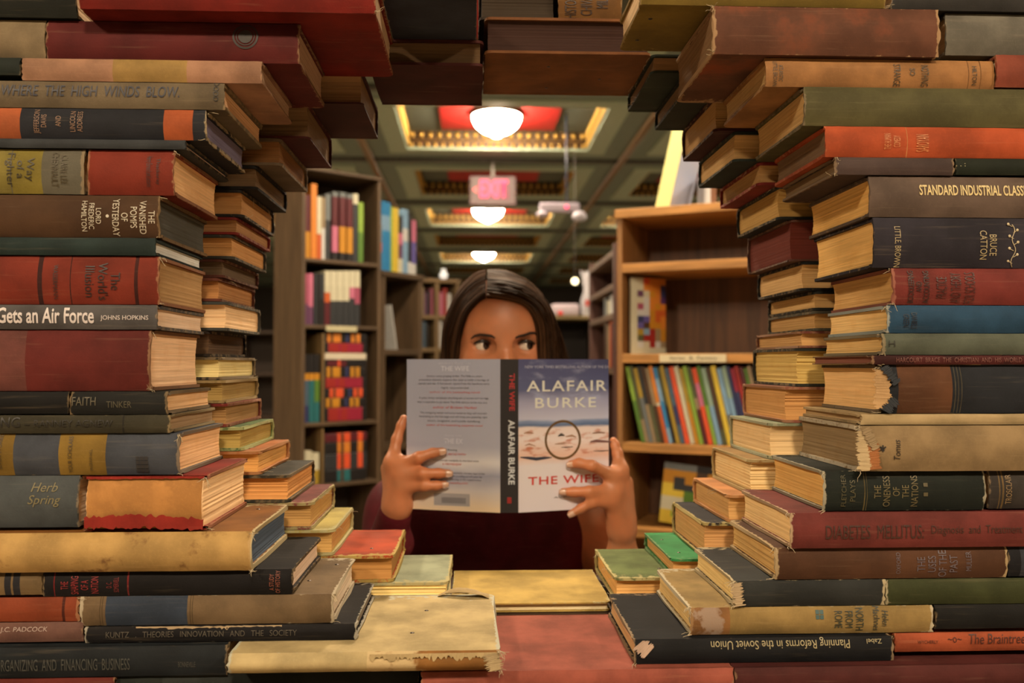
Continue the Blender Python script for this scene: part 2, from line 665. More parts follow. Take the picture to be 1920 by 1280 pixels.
def vine(px, y0, y1, col):
    def f(root, L, Wd, T, s, X):
        yf = s['yf']
        b = s['o'].get('bulge', min(.0045, T * .13))
        u0 = P(px, 640, yf).x - (s['x0'] + s['x1']) / 2
        wa, wb = P(px, y0, yf).z - s['z0'], P(px, y1, yf).z - s['z0']
        yy = lambda w: b * (2 * w / T - 1) ** 2 - .0006
        mb = MB()
        pts = []
        for k in range(17):
            w = wa + (wb - wa) * k / 16
            pts.append((u0 + .0016 * math.sin(k * .8), yy(w), w))
        mb.tube(pts, .00035, 5)
        for k in range(7):
            w = wa + (wb - wa) * (k + .4) / 7
            sd = 1 if k % 2 else -1
            mb.tube([(u0, yy(w), w), (u0 + sd * .003, yy(w), w + .0016)], .0003, 5)
            mb.ball((u0 + sd * .0037, yy(w), w + .0023), .0013, 8, 5, sc=(1, .35, 1))
        mb.build('gilt_vine', plain(A(*col), .45), root, True)
    return f


def barred(px0, px1, py0, py1, nx, ny, col, name='stamped_device'):
    def f(root, L, Wd, T, s, X):
        yf = s['yf']
        b = s['o'].get('bulge', min(.0045, T * .13))
        xc = (s['x0'] + s['x1']) / 2
        mb = MB()
        for i in range(nx):
            for k in range(ny):
                qx0, qx1 = px0 + (px1 - px0) * (i + .08) / nx, px0 + (px1 - px0) * (i + .92) / nx
                qy0, qy1 = py0 + (py1 - py0) * (k + .08) / ny, py0 + (py1 - py0) * (k + .92) / ny
                v = []
                for a, c in ((qx0, qy0), (qx1, qy0), (qx1, qy1), (qx0, qy1)):
                    p = P(a, c, yf)
                    w = p.z - s['z0']
                    v.append((p.x - xc, b * (2 * w / T - 1) ** 2 - .0005, w))
                mb.add(v, [(0, 1, 2, 3)])
        mb.build(name, plain(A(*col), .6), root)
    return f




def curled_flap(root, L, Wd, T, s, X):
    mb = MB()
    v = []
    n, m_ = 14, 5
    rnd = random.Random(4)
    for i in range(n + 1):
        t = i / n
        for k in range(m_ + 1):
            q = k / m_
            h = math.sin(math.pi * t) * (.0075 * math.sin(math.pi * q * .8) + .001) + .0006
            v.append((L * (.24 + .235 * t), Wd * (.985 - .10 * q * (.4 + .6 * t)) + .0012 * math.sin(t * 9), T + h + rnd.uniform(-.0004, .0004)))
    f = [(i * (m_ + 1) + k, (i + 1) * (m_ + 1) + k, (i + 1) * (m_ + 1) + k + 1, i * (m_ + 1) + k + 1) for i in range(n) for k in range(m_)]
    nv = len(v)
    mb.add(v + [(a, b, c + .0004) for a, b, c in v], f + [tuple(q + nv for q in reversed(r)) for r in f])
    mb.build('curled_flap', cloth(A(190, 150, 92)), root, True)


FR = plain(A(190, 150, 100), .85, name='frayed_backing')
GOLD = (205, 170, 105)
F = lambda label, xl, xr, yt, yb, col, dep=.145, page=(205, 160, 108), dy=0.0, **o: book(label, xl, xr, yt, yb, YF + dy, dep - max(0, dy), 'spine', col, page, **o)

# ---- front stack on the left, from the top
GROUP[0] = 'hardbacks in the front stack at the left'
F('large bright red hardback at the top of the stack with two nail heads under it', 145, 703, -62, 17, (146, 36, 22), .172, dy=-.02, wear=.6, nails=[(.07, .3, -1), (.17, .82, -1)], page=(190, 150, 110), threads=3)
F('black-green hardback beside the large bright red book at the top', OFF - 120, 141, -62, 30, (40, 38, 26), .14, dy=0)
F('dark red hardback with a round stamped emblem near the top of the stack', 85, 560, 35, 113, (110, 36, 28), .145, dy=.005, extra=emblem(460, 68, 24, (70, 52, 40)), wear=.7, page=(160, 120, 85))
F('beige hardback at the outer end of the dark red emblem book', OFF - 200, 82, 34, 110, (165, 130, 85), .14, dy=.005)
F('peach hardback with a faded yellow patch on its spine', 40, 490, 112, 152, (205, 140, 95), .135, bands=[(205, 345, (205, 150, 75))], page=(160, 120, 85), dy=0)
F('small dark green hardback end beside the peach book', OFF - 200, 36, 112, 140, (44, 46, 34), .13)
F('grey olive hardback with tall dark blue title letters and a wide spine', OFF - 40, 420, 143, 202, (138, 110, 74), .145, page=(205, 150, 100), text=[('WHERE  THE  HIGH  WINDS  BLOW.', (-4, 332, 160, 181), 0, (62, 66, 80), dict(bold=.004, shear=.12)), ('DODD', (396, 406, 152, 190), 1, (80, 74, 64))], wear=.6)
F('navy hardback with two orange bands on its spine', OFF - 10, 385, 203, 260, (50, 46, 44), .14, page=(105, 88, 92), bands=[(-60, 31, (215, 105, 52)), (302, 357, (205, 95, 45))], wear=.6,
  text=[('JEFFERSON\nDAVIS\n\nAND\n\nLINCOLN\nADDRESS', (58, 150, 205, 250), 3, (150, 105, 70))], worn=(215, 175, 120), threads=2)
F('thin grey hardback with white pages under the navy book with orange bands', OFF + 40, 347, 262, 278, (74, 70, 62), .14, page=(215, 175, 140), tb=.0022)
F('brick red hardback with thick foxed pages beside the yellow and grey book', 163, 325, 281, 364, (150, 52, 30), .14, page=(208, 150, 92), wear=.7, text=[('Henry Esmond and Lectures', (268, 282, 292, 350), 1, (80, 30, 22)), ('Thackeray', (288, 297, 296, 346), 1, (80, 30, 22))], threads=2)
F('grey cloth hardback with a yellow title panel at its outer end', OFF - 120, 155, 279, 362, (120, 104, 76), .14, bands=[(16, 73, (170, 138, 52)), (-60, 14, (158, 130, 54))], wear=.9,
  text=[('Way\nof a\nFighter', (4, 60, 286, 350), 1, (90, 72, 36)), ('CLAIRE LEE\nCHENNAULT', (92, 122, 285, 350), 1, (128, 100, 52))])
F('brown hardback with cream title lettering and dark grey page ends', OFF - 30, 297, 367, 444, (98, 62, 34), .145, page=(72, 64, 50), text=[('THE\nVANISHED\nPOMPS\nOF\nYESTERDAY', (208, 288, 372, 442), 1, (225, 195, 150)), ('LORD\nFREDERIC\nHAMILTON', (150, 187, 376, 433), 1, (225, 195, 150)), ('.', (196, 202, 402, 408), 0, (235, 205, 160))], wear=.7, threads=2)
F('thin dark green hardback with very white pages in the stack', OFF - 30, 290, 444, 478, (54, 64, 52), .14, page=(245, 225, 205), tb=.0026, wear=.3)
F('red cloth hardback with black title and black cross bands', OFF - 60, 297, 486, 570, (155, 55, 32), .14, page=(160, 115, 66), bands=[(68, 77, (70, 32, 24)), (129, 131, (70, 32, 24)), (250, 257, (80, 34, 24))], wear=.8,
  text=[("The\nWorld's\nIllusion", (158, 224, 492, 562), 1, (72, 30, 22)), ('WASSERMANN', (98, 107, 496, 560), 1, (72, 30, 22))], threads=4)
F('grey hardback with large white title letters above the big dark red book', OFF - 30, 293, 570, 617, (112, 98, 84), .14, page=(225, 178, 132), wear=.5,
  text=[('Gets an Air Force', (-6, 176, 576, 606), 0, (235, 205, 175), dict(bold=.02)), ('JOHNS HOPKINS', (188, 278, 591, 602), 0, (225, 195, 165), dict(bold=.008))])
F('very thick dark red hardback with a pale paper label and pink-tan pages', OFF - 40, 280, 619, 733, (122, 44, 32), .145, page=(228, 172, 118), bands=[(-60, 47, (142, 76, 58))], wear=.8, threads=3)
F('black hardback with faint gilt capitals under the very thick dark red book', 130, 312, 737, 777, (42, 38, 30), .135, page=(205, 150, 95), text=[('FAITH', (137, 181, 744, 760), 0, (100, 84, 56)), ('TINKER', (201, 248, 752, 764), 0, (90, 76, 50))], wear=.8)
F('plain black hardback end touching the black gilt-lettered book', OFF - 150, 127, 737, 776, (28, 24, 18), .135)
F('dark olive hardback with embossed dark lettering and a dark cross line', OFF - 20, 318, 778, 812, (80, 68, 44), .14, page=(150, 112, 72), bands=[(231, 234, (50, 42, 30))], wear=.9,
  text=[('NG', (4, 40, 782, 801), 0, (52, 44, 30)), ('-- RANNEY AGNEW', (48, 213, 787, 800), 0, (56, 48, 32))], worn=(170, 135, 85))
F('blue-grey hardback with two mustard bands and a small black crest', OFF - 40, 335, 813, 891, (88, 84, 80), .14, page=(222, 160, 100), bands=[(-60, 27, (170, 122, 44)), (112, 200, (172, 124, 46))], wear=.9, threads=3,
  text=[('SEVEN STORIED', (-2, 6, 812, 880), 3, (100, 72, 30)), ('YOUR SCHOLARS', (130, 138, 818, 886), 3, (100, 72, 30)), ('McGRAW-HILL', (170, 176, 842, 882), 3, (110, 80, 34))], extra=barred(254, 278, 855, 887, 3, 4, (44, 38, 34), 'stamped_crest'))
F('red hardback with a torn spine showing orange glue and tan pages', 152, 386, 894, 996, (165, 42, 26), .145, dy=-.004, page=(226, 172, 112), open=(200, 128, 60), wear=1, jit=.0008,
  extra=several(strip('torn_spine_cloth', [lambda L, W_, T: (-L / 2 + .003, -.001, T * .17), lambda L, W_, T: (0, -.0012, T * .19), lambda L, W_, T: (L / 2 - .002, -.0008, T * .12)], .010, cloth(A(150, 40, 26)), 16, 3),
                strip('torn_spine_cloth', [lambda L, W_, T: (-L / 2 + .003, .0028, T * .98), lambda L, W_, T: (L / 2 - .002, .0026, T * .985)], .003, cloth(A(150, 40, 26)), 16, 4)), threads=3)
F('slate blue hardback with faint gilt script beside the torn red book', OFF - 140, 145, 892, 990, (98, 94, 82), .14, page=(215, 175, 130), text=[('Herb\nSpring', (56, 118, 905, 950), 0, (140, 118, 72), dict(shear=.3))], wear=.6)
F('large rubbed tan hardback with peeling brown patches and a rounded corner', OFF, 470, 1002, 1075, (150, 88, 34), .155, dy=-.012, ck=1.1, page=(72, 76, 78), bands=[(-100, 471, (205, 150, 78))], bandpatch=(140, 92, 46), pscale=20.0, pth=(.5, .6), wear=1, worn=(235, 195, 130), threads=4, bulge=.008, nails=[(.4, .8, 1)], tb=.004)
F('black hardback with red lettering and two thin red lines', 80, 548, 1076, 1117, (34, 28, 24), .145, page=(222, 178, 135), bands=[(106, 108, (150, 40, 34)), (243, 246, (150, 40, 34))], wear=.6, nails=[(.3, .75, 1)],
  text=[('THE\nSHAPING\nOF A\nNATION', (120, 190, 1080, 1114), 3, (150, 36, 34)), ('D. C.\nSOMERVELL', (205, 228, 1082, 1110), 3, (130, 34, 32)), ('A STUDY\nOF HISTORY', (508, 528, 1070, 1112), 3, (150, 74, 48))])
F('striped tan and navy book end beside the black book with red lettering', OFF - 150, 77, 1076, 1116, (150, 112, 66), .14, bands=[(-60, 3, (52, 46, 44)), (14, 26, (60, 54, 50)), (30, 43, (60, 54, 50))])
F('tan-olive hardback with a blue spine band, its cover nailed down', 150, 625, 1119, 1172, (150, 112, 70), .145, page=(228, 190, 145), bands=[(203, 355, (70, 74, 78)), (192, 193.5, (110, 82, 48)), (196, 197.5, (110, 82, 48)), (360, 361.5, (110, 82, 48)), (364, 365.5, (110, 82, 48))], wear=1, worn=(225, 190, 140), threads=4, nails=[(.36, .35, 1), (.43, .8, 1)])
F('orange red hardback with a frayed end near the bottom of the stack', OFF - 150, 146, 1119, 1166, (172, 74, 38), .14, wear=1, bands=[(122, 127, (110, 46, 28))], threads=2)
F('thin black hardback with a split dusty spine and tiny lettering', 157, 668, 1174, 1203, (38, 32, 28), .145, page=(120, 100, 78), wear=.9, worn=(205, 180, 140), text=[('KUNTZ   .   THEORIES   INNOVATION   AND   THE   SOCIETY', (205, 560, 1182, 1193), 0, (95, 80, 60))],
  extra=strip('split_backing', [lambda L, W_, T: (-.07, .0012, T * .93), lambda L, W_, T: (0, .0008, T * .9), lambda L, W_, T: (.05, .0012, T * .95)], .003, FR, 14, 5, .8))
F('dusty pink-brown book end with white capitals at the bottom of the stack', OFF - 150, 154, 1168, 1204, (150, 98, 74), .14, text=[('J.C. PADCOCK', (8, 96, 1175, 1186), 0, (205, 165, 135), dict(shear=.1))])
F('wide black-navy hardback with long faint lettering at the stack foot', OFF, 424, 1206, 1270, (44, 44, 40), .15, dy=-.01, wear=.7, text=[('ORGANIZING  AND  FINANCING  BUSINESS', (0, 250, 1235, 1257), 0, (76, 70, 56)), ('BONNEVILLE', (340, 372, 1240, 1250), 0, (76, 70, 56))])
F('wide cream hardback nailed flat in the middle with a torn brown spine end', 426, 936, 1207, 1263, (208, 168, 104), 0.185, dy=-.035, ck=1.08, page=(205, 165, 110), wear=1, worn=(240, 215, 165), bands=[(690, 940, (158, 98, 40))], bandpatch=(225, 180, 115), pscale=16.0, bulge=.006, tb=.0035, nails=[(.16, .3, 1), (.2, .68, 1)], threads=7,
  extra=several(strip('torn_cover_edge', [lambda L, W_, T: (L * .02, -.0006, T * .97), lambda L, W_, T: (L / 2, .0004, T * .93)], .007, cloth(A(200, 160, 100)), 26, 8, .7),
                strip('torn_cover_edge', [lambda L, W_, T: (L * .47, -.0006, T * .95), lambda L, W_, T: (L * .488, .0002, T * .05)], .011, cloth(A(205, 165, 108)), 14, 9, .5), curled_flap))
F('large pink-red hardback lying under everything at the bottom middle', 790, 1376, 1251, 1300, (172, 84, 58), .168, dy=-.019, ck=1.15, page=(200, 150, 100), wear=.6, tb=.004)
F('dark grey-green hardback under the wide cream book', 218, 784, 1264, 1310, (48, 48, 36), .15, dy=-.005, bands=[(310, 440, (60, 58, 46))])
F('red book end at the bottom below the wide black-navy hardback', OFF - 120, 213, 1271, 1310, (128, 46, 30), .15, dy=-.01)

# ---- front stack on the right, from the top
GROUP[0] = 'hardbacks in the front stack at the right'
F('olive gold hardback at the very top, nailed from below', 1202, 1662, -52, 9, (150, 112, 40), .12, dy=0, nails=[(.1, .1, -1), (-.43, .3, -1), (-.44, .75, -1)], wear=.7, threads=2)
F('dark grey hardback at the top beside the olive gold book', 1674, 2060, -40, 17, (66, 58, 48), .14)
F('thick rubbed brown-red hardback with split head and orange scuffs', 1338, 1763, 16, 101, (128, 74, 46), .15, dy=-.004, page=(120, 84, 50), patch=(172, 80, 40), pscale=11.0, pth=(.49, .68), wear=1, worn=(205, 150, 95), threads=6, tside=-1, ix=.002)
F('pale grey hardback beside the thick rubbed brown-red book', 1776, 2090, 19, 101, (142, 124, 96), .14, dy=.004)
F('orange-tan hardback with dark green title words across its spine', 1437, 1866, 106, 163, (200, 130, 68), .145, dy=.004, page=(165, 122, 68), wear=.5,
  text=[('NOTHING', (1733, 1747, 122, 161), 1, (92, 78, 48)), ('SO', (1711, 1721, 128, 142), 1, (92, 78, 48)), ('STRANGE', (1681, 1694, 120, 161), 1, (92, 78, 48)), ('HILTON', (1829, 1838, 124, 159), 1, (92, 78, 48)), ('ATLANTIC\nLITTLE, BROWN', (1452, 1472, 114, 160), 1, (92, 84, 62))], bands=[(1822, 1824, (165, 104, 52)), (1845, 1847, (165, 104, 52))])
F('dusty red book end beside the orange-tan titled book', 1871, 2200, 109, 161, (175, 82, 52), .14)
F('thick plain olive green hardback in the stack', 1510, 1985, 156, 235, (112, 96, 52), .145, page=(175, 128, 70), wear=.6, worn=(150, 120, 80))
F('bright orange hardback with faint gilt spine lettering', 1549, 2000, 242, 294, (222, 92, 44), .14, page=(105, 74, 46), wear=.4, dy=0, text=[('THE HUMAN\nCOMEDY', (1662, 1692, 250, 280), 3, (225, 130, 66)), ('SAROYAN', (1722, 1746, 252, 284), 3, (225, 130, 66))], bands=[(1705, 1706.5, (230, 140, 74))])
F('dull purple-brown hardback squeezed under the bright orange book', 1567, 1790, 298, 327, (98, 72, 58), .14, page=(105, 76, 44), threads=3, tside=-1, wear=.8)
F('dark green book end with gilt dashes under the bright orange book', 1794, 2150, 299, 327, (40, 42, 26), .14, text=[('. . :', (1698 + 98, 1716 + 98, 306, 312), 0, (190, 165, 105))])
F('thick taupe hardback with heavy gilt capitals and a rubber-stamped page end', 1632, 2030, 316, 406, (126, 96, 72), .15, page=(212, 152, 76), wear=.4, text=[('STANDARD INDUSTRIAL CLASSIFICATION', (1727, 1988, 347, 367), 0, (240, 195, 115), dict(bold=.02))])
F('dark violet hardback with a gilt vine and gilt author name', 1640, 2060, 418, 501, (60, 50, 50), .145, page=(212, 154, 80), wear=.4, text=[('BRUCE\nCATTON', (1840, 1871, 432, 486), 1, (190, 155, 100)), ('LITTLE, BROWN', (1678, 1691, 424, 500), 1, (190, 155, 100))], extra=vine(1903, 420, 500, (215, 180, 125)))
F('faded crimson hardback with black stamped lines of title', 1676, 2080, 503, 571, (148, 58, 44), .145, page=(190, 136, 72), wear=.9, worn=(190, 110, 78), threads=4, tside=-1,
  text=[('BOOKKEEPING\nAND\nACCOUNTING', (1704, 1744, 507, 568), 3, (84, 36, 28), dict(bold=.01)), ('PRACTICE\nAND THEORY\nFOR SCHOOLS', (1757, 1830, 510, 568), 3, (110, 44, 34))])
F('bright blue cloth hardback with small dark lettering', 1665, 2060, 580, 624, (52, 82, 96), .14, page=(215, 162, 92), wear=.8, worn=(190, 180, 150), text=[('DANIELS\nGREEN', (1694, 1720, 586, 616), 1, (34, 48, 58))], threads=2, tside=-1)
F('sage grey-green hardback under the bright blue one', 1656, 2060, 625, 665, (112, 108, 80), .14, page=(200, 148, 80), wear=.9, threads=2, tside=-1, text=[('H', (1666, 1678, 638, 650), 0, (70, 66, 48))])
F('thin worn maroon hardback with cracked leather', 1636, 2040, 667, 683, (104, 42, 34), .145, page=(120, 66, 44), wear=.8, patch=(70, 30, 24), pscale=40.0, text=[('HARCOURT  BRACE  THE  CHRISTIAN  AND  HIS  WORLD', (1680, 1915, 670, 679), 0, (130, 70, 52))])
F('black hardback with a brown title band and a burst spine head', 1652, 2060, 686, 775, (50, 48, 46), .14, page=(206, 150, 86), bands=[(1684, 1785, (122, 72, 40)), (1790, 1791.5, (110, 92, 64)), (1796, 1797.5, (110, 92, 64)), (1802, 1803.5, (110, 92, 64))], wear=.8, ix=.002, threads=5, tside=-1,
  extra=several(strip('torn_spine_cap', [lambda L, W_, T: (-L / 2 + .002, -.0016, T * .98), lambda L, W_, T: (-L / 2 + .013, -.003, T * .62)], .007, cloth(A(58, 56, 52)), 8, 21, .5),
                strip('torn_spine_cap', [lambda L, W_, T: (-L / 2 + .002, -.0016, T * .02), lambda L, W_, T: (-L / 2 + .012, -.003, T * .3)], .008, cloth(A(58, 56, 52)), 8, 22, .5),
                strip('exposed_backing', [lambda L, W_, T: (-L / 2 + .001, -.0006, T * .9), lambda L, W_, T: (-L / 2 + .001, -.0012, T * .1)], .014, cloth(A(205, 150, 90)), 10, 23, .3)))
F('thick cream hardback with a small black star and script word', 1612, 2060, 797, 884, (186, 142, 88), .15, dy=-.008, page=(125, 94, 56), wear=.7, worn=(235, 200, 150), threads=6, tside=-1, tb=.0035,
  text=[('Tomus', (1674, 1686, 824, 862), 3, (60, 48, 36), dict(shear=.25)), ('*', (1647, 1659, 834, 847), 0, (50, 42, 34), dict(bold=.02))],
  extra=several(strip('torn_spine_cap', [lambda L, W_, T: (-L / 2 + .004, -.0026, T * .95), lambda L, W_, T: (-L / 2 + .013, -.0026, T * .5)], .007, cloth(A(185, 145, 95)), 10, 31, .4),
                strip('exposed_backing', [lambda L, W_, T: (-L / 2 + .003, -.0014, T * .9), lambda L, W_, T: (-L / 2 + .004, -.002, T * .03)], .012, cloth(A(200, 160, 105)), 12, 32, .4),
                strip('exposed_backing', [lambda L, W_, T: (-L / 2 + .011, -.0018, T * .62), lambda L, W_, T: (-L / 2 + .013, -.002, T * .06)], .009, cloth(A(165, 96, 48)), 10, 33, .3)))
F('slim cream hardback lying on the thick star-marked cream book', 1616, 2050, 777, 796, (222, 176, 112), .145, page=(160, 120, 72), wear=.6, tb=.0022)
F('dark bottle green hardback with gilt title words', 1546, 1850, 886, 958, (44, 46, 34), .145, page=(198, 140, 68), wear=.9, worn=(200, 175, 130), threads=3, tside=-1, bands=[(1618, 1620, (130, 104, 56)), (1623, 1624, (130, 104, 56))],
  text=[('FLETCHER', (1575, 1584, 890, 950), 3, (96, 82, 48)), ('PLAYS', (1591, 1601, 900, 940), 3, (96, 82, 48)), ('THE\nONENESS\nOF\nTHE\nNATIONS', (1636, 1718, 892, 950), 3, (120, 98, 56)), ('II', (1728, 1736, 905, 930), 3, (100, 82, 48))])
F('grey-brown book end with gilt lines beside the dark bottle green book', 1857, 2180, 884, 955, (80, 66, 52), .14, bands=[(1870, 1872, (150, 110, 60)), (1876, 1879, (150, 110, 60))], text=[('TROSCLAIR', (1882, 1893, 890, 945), 3, (150, 112, 66))])
F('long rose red hardback with embossed title lettering', 1484, 2010, 960, 1028, (142, 60, 46), .15, dy=-.006, page=(215, 165, 100), wear=.8, worn=(225, 175, 120), threads=3, tside=-1,
  text=[('DIABETES  MELLITUS:', (1545, 1728, 984, 1010), 0, (112, 62, 42)), ('Diagnosis  and  Treatment', (1742, 1912, 984, 1004), 0, (116, 64, 44))])
F('brown hardback with pale blue spine lettering', 1455, 1891, 1029, 1086, (110, 66, 38), .145, page=(190, 138, 72), wear=1, worn=(215, 170, 110), threads=3, tside=-1, jit=.0007,
  text=[('THE\nUSES\nOF THE\nPAST', (1715, 1790, 1032, 1082), 3, (112, 92, 86)), ('MULLER', (1806, 1816, 1034, 1070), 3, (112, 92, 86)), ('OXFORD', (1676, 1684, 1036, 1076), 3, (112, 92, 86))])
F('black book end with a grey-blue band beside the brown blue-lettered book', 1893, 2180, 1030, 1082, (36, 32, 30), .14, bands=[(1909, 1920, (74, 70, 68))])
F('dark slate hardback with a frayed tan corner and scratched cover', 1377, 1661, 1089, 1137, (60, 56, 46), .145, page=(212, 168, 98), wear=1, worn=(228, 190, 130), threads=5, tside=-1, extra=strip('frayed_corner', [lambda L, W_, T: (-L / 2 + .001, -.001, T * .95), lambda L, W_, T: (-L / 2 + .004, -.001, T * .06)], .008, FR, 10, 41, .6))
F('moss green hardback with a pale frayed end', 1663, 2080, 1086, 1134, (82, 80, 40), .14, wear=.8, worn=(215, 185, 130), threads=2, tside=-1)
F('yellow-topped tan hardback with teal lettering and two nails in its cover', 1295, 1751, 1138, 1189, (196, 148, 78), .15, page=(205, 158, 90), wear=1, worn=(240, 205, 150), threads=8, tside=-1, nails=[(-.29, .15, 1), (-.27, .72, 1)], bands=[(1290, 1366, (178, 114, 58))], bandpatch=(205, 160, 120), pscale=30.0,
  text=[('Helen\nMacInnes', (1632, 1660, 1136, 1182), 1, (80, 92, 76), dict(shear=.2)), ('NORTH\nFROM\nROME', (1560, 1614, 1140, 1182), 1, (84, 96, 72))], extra=barred(1529, 1545, 1143, 1161, 2, 2, (70, 92, 80)))
F('black book end in line with the yellow-topped tan hardback', 1756, 2120, 1134, 1180, (36, 32, 26), .14)
F('black hardback with upside-down gilt title and a torn white corner', 1190, 1676, 1190, 1243, (36, 33, 30), .155, dy=-.008, page=(190, 140, 84), wear=.8, worn=(180, 140, 95), bands=[(1190, 1191, (36, 33, 30))], threads=2, tside=-1,
  text=[('Planning Reforms in the Soviet Union', (1330, 1588, 1196, 1216), 2, (190, 160, 105)), ('Zabel', (1620, 1648, 1198, 1206), 2, (190, 160, 105))],
  extra=strip('torn_corner', [lambda L, W_, T: (-L / 2 + .003, -.0012, T * .9), lambda L, W_, T: (-L / 2 + .012, -.0012, T * .5)], .012, cloth(A(205, 160, 122)), 8, 51, .3))
F('salmon orange hardback with dark title script', 1679, 2080, 1180, 1222, (215, 98, 54), .14, wear=.5, text=[('WYCHERLY', (1714, 1752, 1200, 1206), 0, (130, 58, 36)), ('The Braintree', (1810, 1914, 1188, 1206), 0, (130, 58, 36), dict(shear=.2)), ('~o~', (1770, 1796, 1194, 1204), 0, (130, 58, 36))])
F('broad dark red hardback under the salmon orange and black books', 1379, 1990, 1246, 1300, (106, 46, 36), .165, dy=-.02, wear=.5)

# ---- inner stack on the left: fore-edges towards the tunnel mouth
GROUP[0] = 'books in the inner stack at the left'
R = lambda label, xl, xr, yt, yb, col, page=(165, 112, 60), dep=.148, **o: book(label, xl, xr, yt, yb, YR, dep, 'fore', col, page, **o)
LL = 360
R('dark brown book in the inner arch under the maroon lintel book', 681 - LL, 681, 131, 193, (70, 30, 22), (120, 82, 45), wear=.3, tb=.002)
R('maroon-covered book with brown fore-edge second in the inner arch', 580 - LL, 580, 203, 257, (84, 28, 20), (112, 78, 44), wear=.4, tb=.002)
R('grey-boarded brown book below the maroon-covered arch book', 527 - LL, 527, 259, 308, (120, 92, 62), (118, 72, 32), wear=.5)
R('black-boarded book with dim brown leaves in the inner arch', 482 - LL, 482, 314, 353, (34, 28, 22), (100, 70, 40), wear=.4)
R('charcoal book with thick caramel leaves and a frayed bottom corner', 455 - LL, 455, 358, 405, (46, 38, 30), (165, 108, 54), threads=3, tside=-1, tback=1)
R('thin red-boarded book in the inner stack', 446 - LL, 446, 407, 438, (140, 40, 30), (150, 98, 52))
R('grey and green-boarded book with caramel leaves in the inner stack', 437 - LL, 437, 441, 484, (70, 62, 48), (185, 122, 62))
R('brown book with blackened page ends in the inner stack', 420 - LL, 420, 486, 519, (100, 48, 30), (92, 66, 40))
R('rust-boarded book with tan leaves and a torn orange hinge', 412 - LL, 412, 521, 564, (110, 54, 34), (165, 104, 52), threads=2, tside=-1, tback=1)
R('grey-boarded book with pale cream leaves bulging out of the inner stack', 425 - LL, 425, 567, 619, (78, 72, 58), (225, 170, 110))
R('black-brown book recessed at eye height in the inner stack', 393 - LL, 393, 621, 668, (52, 38, 26), (84, 56, 32))
R('slim black-boarded book with pale leaves and a frayed edge', 413 - LL, 413, 672, 712, (48, 44, 34), (215, 178, 105), threads=3, tside=-1, tback=1, wear=.9)
R('buff-boarded book with dim leaves and torn top edge', 419 - LL, 419, 714, 756, (150, 116, 62), (150, 112, 54), wear=1)
R('crimson-boarded book low in the inner stack', 426 - LL, 426, 758, 801, (130, 42, 32), (150, 104, 54), wear=.7)
R('pea green book with curled corner at the turn of the inner stack', 453 - LL, 453, 803, 846, (104, 116, 60), (168, 130, 60), wear=1, worn=(205, 190, 110), threads=3, tside=-1, tback=1)
R('tan-orange book above the dark grey one on the lower curve', 487 - LL, 487, 846, 891, (200, 112, 54), (215, 145, 70), wear=1, threads=3, tside=-1, tback=1)
R('dark grey-green book with thick orange-brown leaves on the lower curve', 543 - LL, 543, 893, 943, (66, 58, 42), (215, 140, 70), wear=.8, jit=.0008)
R('dusty mauve book with a chewed cream edge on the lower curve', 586 - LL, 586, 945, 994, (142, 72, 58), (185, 130, 66), wear=1, worn=(215, 180, 110), threads=2, tside=-1, tback=1)
R('small cream yellow book stepping down the curve', 626 - LL, 626, 996, 1043, (215, 178, 88), (195, 140, 70), wear=1, worn=(235, 205, 130), threads=3, tside=-1, tback=1)
R('bright orange-red cloth book with a rounded peeling corner', 739 - LL, 739, 1045, 1093, (196, 72, 34), (165, 108, 50), wear=1, worn=(225, 175, 85), nails=[(-.36, .75, 1)])
R('pale blue-grey book with warped loose cream leaves', 842 - LL, 842, 1095, 1129, (168, 158, 112), (235, 190, 110), wear=1, worn=(230, 195, 120), jit=.0014, inset=.001, dep=.135)
R('long butter yellow book bridging the bottom of the tunnel', 846, 1146, 1130, 1147, (215, 165, 78), (190, 160, 110), wear=.6, worn=(240, 210, 140))

# ---- inner stack on the right
GROUP[0] = 'books in the inner stack at the right'
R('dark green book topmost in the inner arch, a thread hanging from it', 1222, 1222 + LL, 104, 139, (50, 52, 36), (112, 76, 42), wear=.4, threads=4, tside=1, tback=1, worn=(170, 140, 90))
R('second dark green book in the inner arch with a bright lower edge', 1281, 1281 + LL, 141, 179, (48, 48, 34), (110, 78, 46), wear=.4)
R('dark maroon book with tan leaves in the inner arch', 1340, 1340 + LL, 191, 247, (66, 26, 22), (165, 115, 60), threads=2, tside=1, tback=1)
R('teal-black book with pale leaves under the dark maroon arch book', 1375, 1375 + LL, 261, 304, (48, 52, 40), (182, 132, 72))
R('red-boarded book with a torn ribbon in the inner stack', 1422, 1422 + LL, 306, 348, (140, 42, 30), (165, 116, 62), threads=3, tside=1, tback=1)
R('black-green book with frayed spine in the inner stack beside empty shelves', 1458, 1458 + LL, 350, 412, (40, 40, 32), (168, 120, 56), threads=3, tside=1, tback=1)
R('book with maroon-stained page ends in the inner stack', 1481, 1481 + LL, 414, 490, (105, 64, 46), (98, 40, 26), tb=.002)
R('black-boarded book with tan leaves below the maroon-stained one', 1503, 1503 + LL, 491, 545, (34, 32, 28), (198, 146, 84))
R('thin black-boarded book with yellow-tan leaves in the inner stack', 1526, 1526 + LL, 546, 582, (44, 42, 34), (195, 142, 78))
R('grey-brown boarded book with mottled leaves in the inner stack', 1526, 1526 + LL, 584, 620, (92, 80, 58), (178, 126, 66))
R('red-brown boarded book with a tattered cover near eye height', 1501, 1501 + LL, 622, 652, (130, 62, 42), (185, 130, 70), wear=.9, threads=2, tside=1, tback=1)
R('thick black-boarded book with cracked olive-tan leaves', 1493, 1493 + LL, 655, 724, (50, 48, 36), (195, 150, 74), jit=.0009)
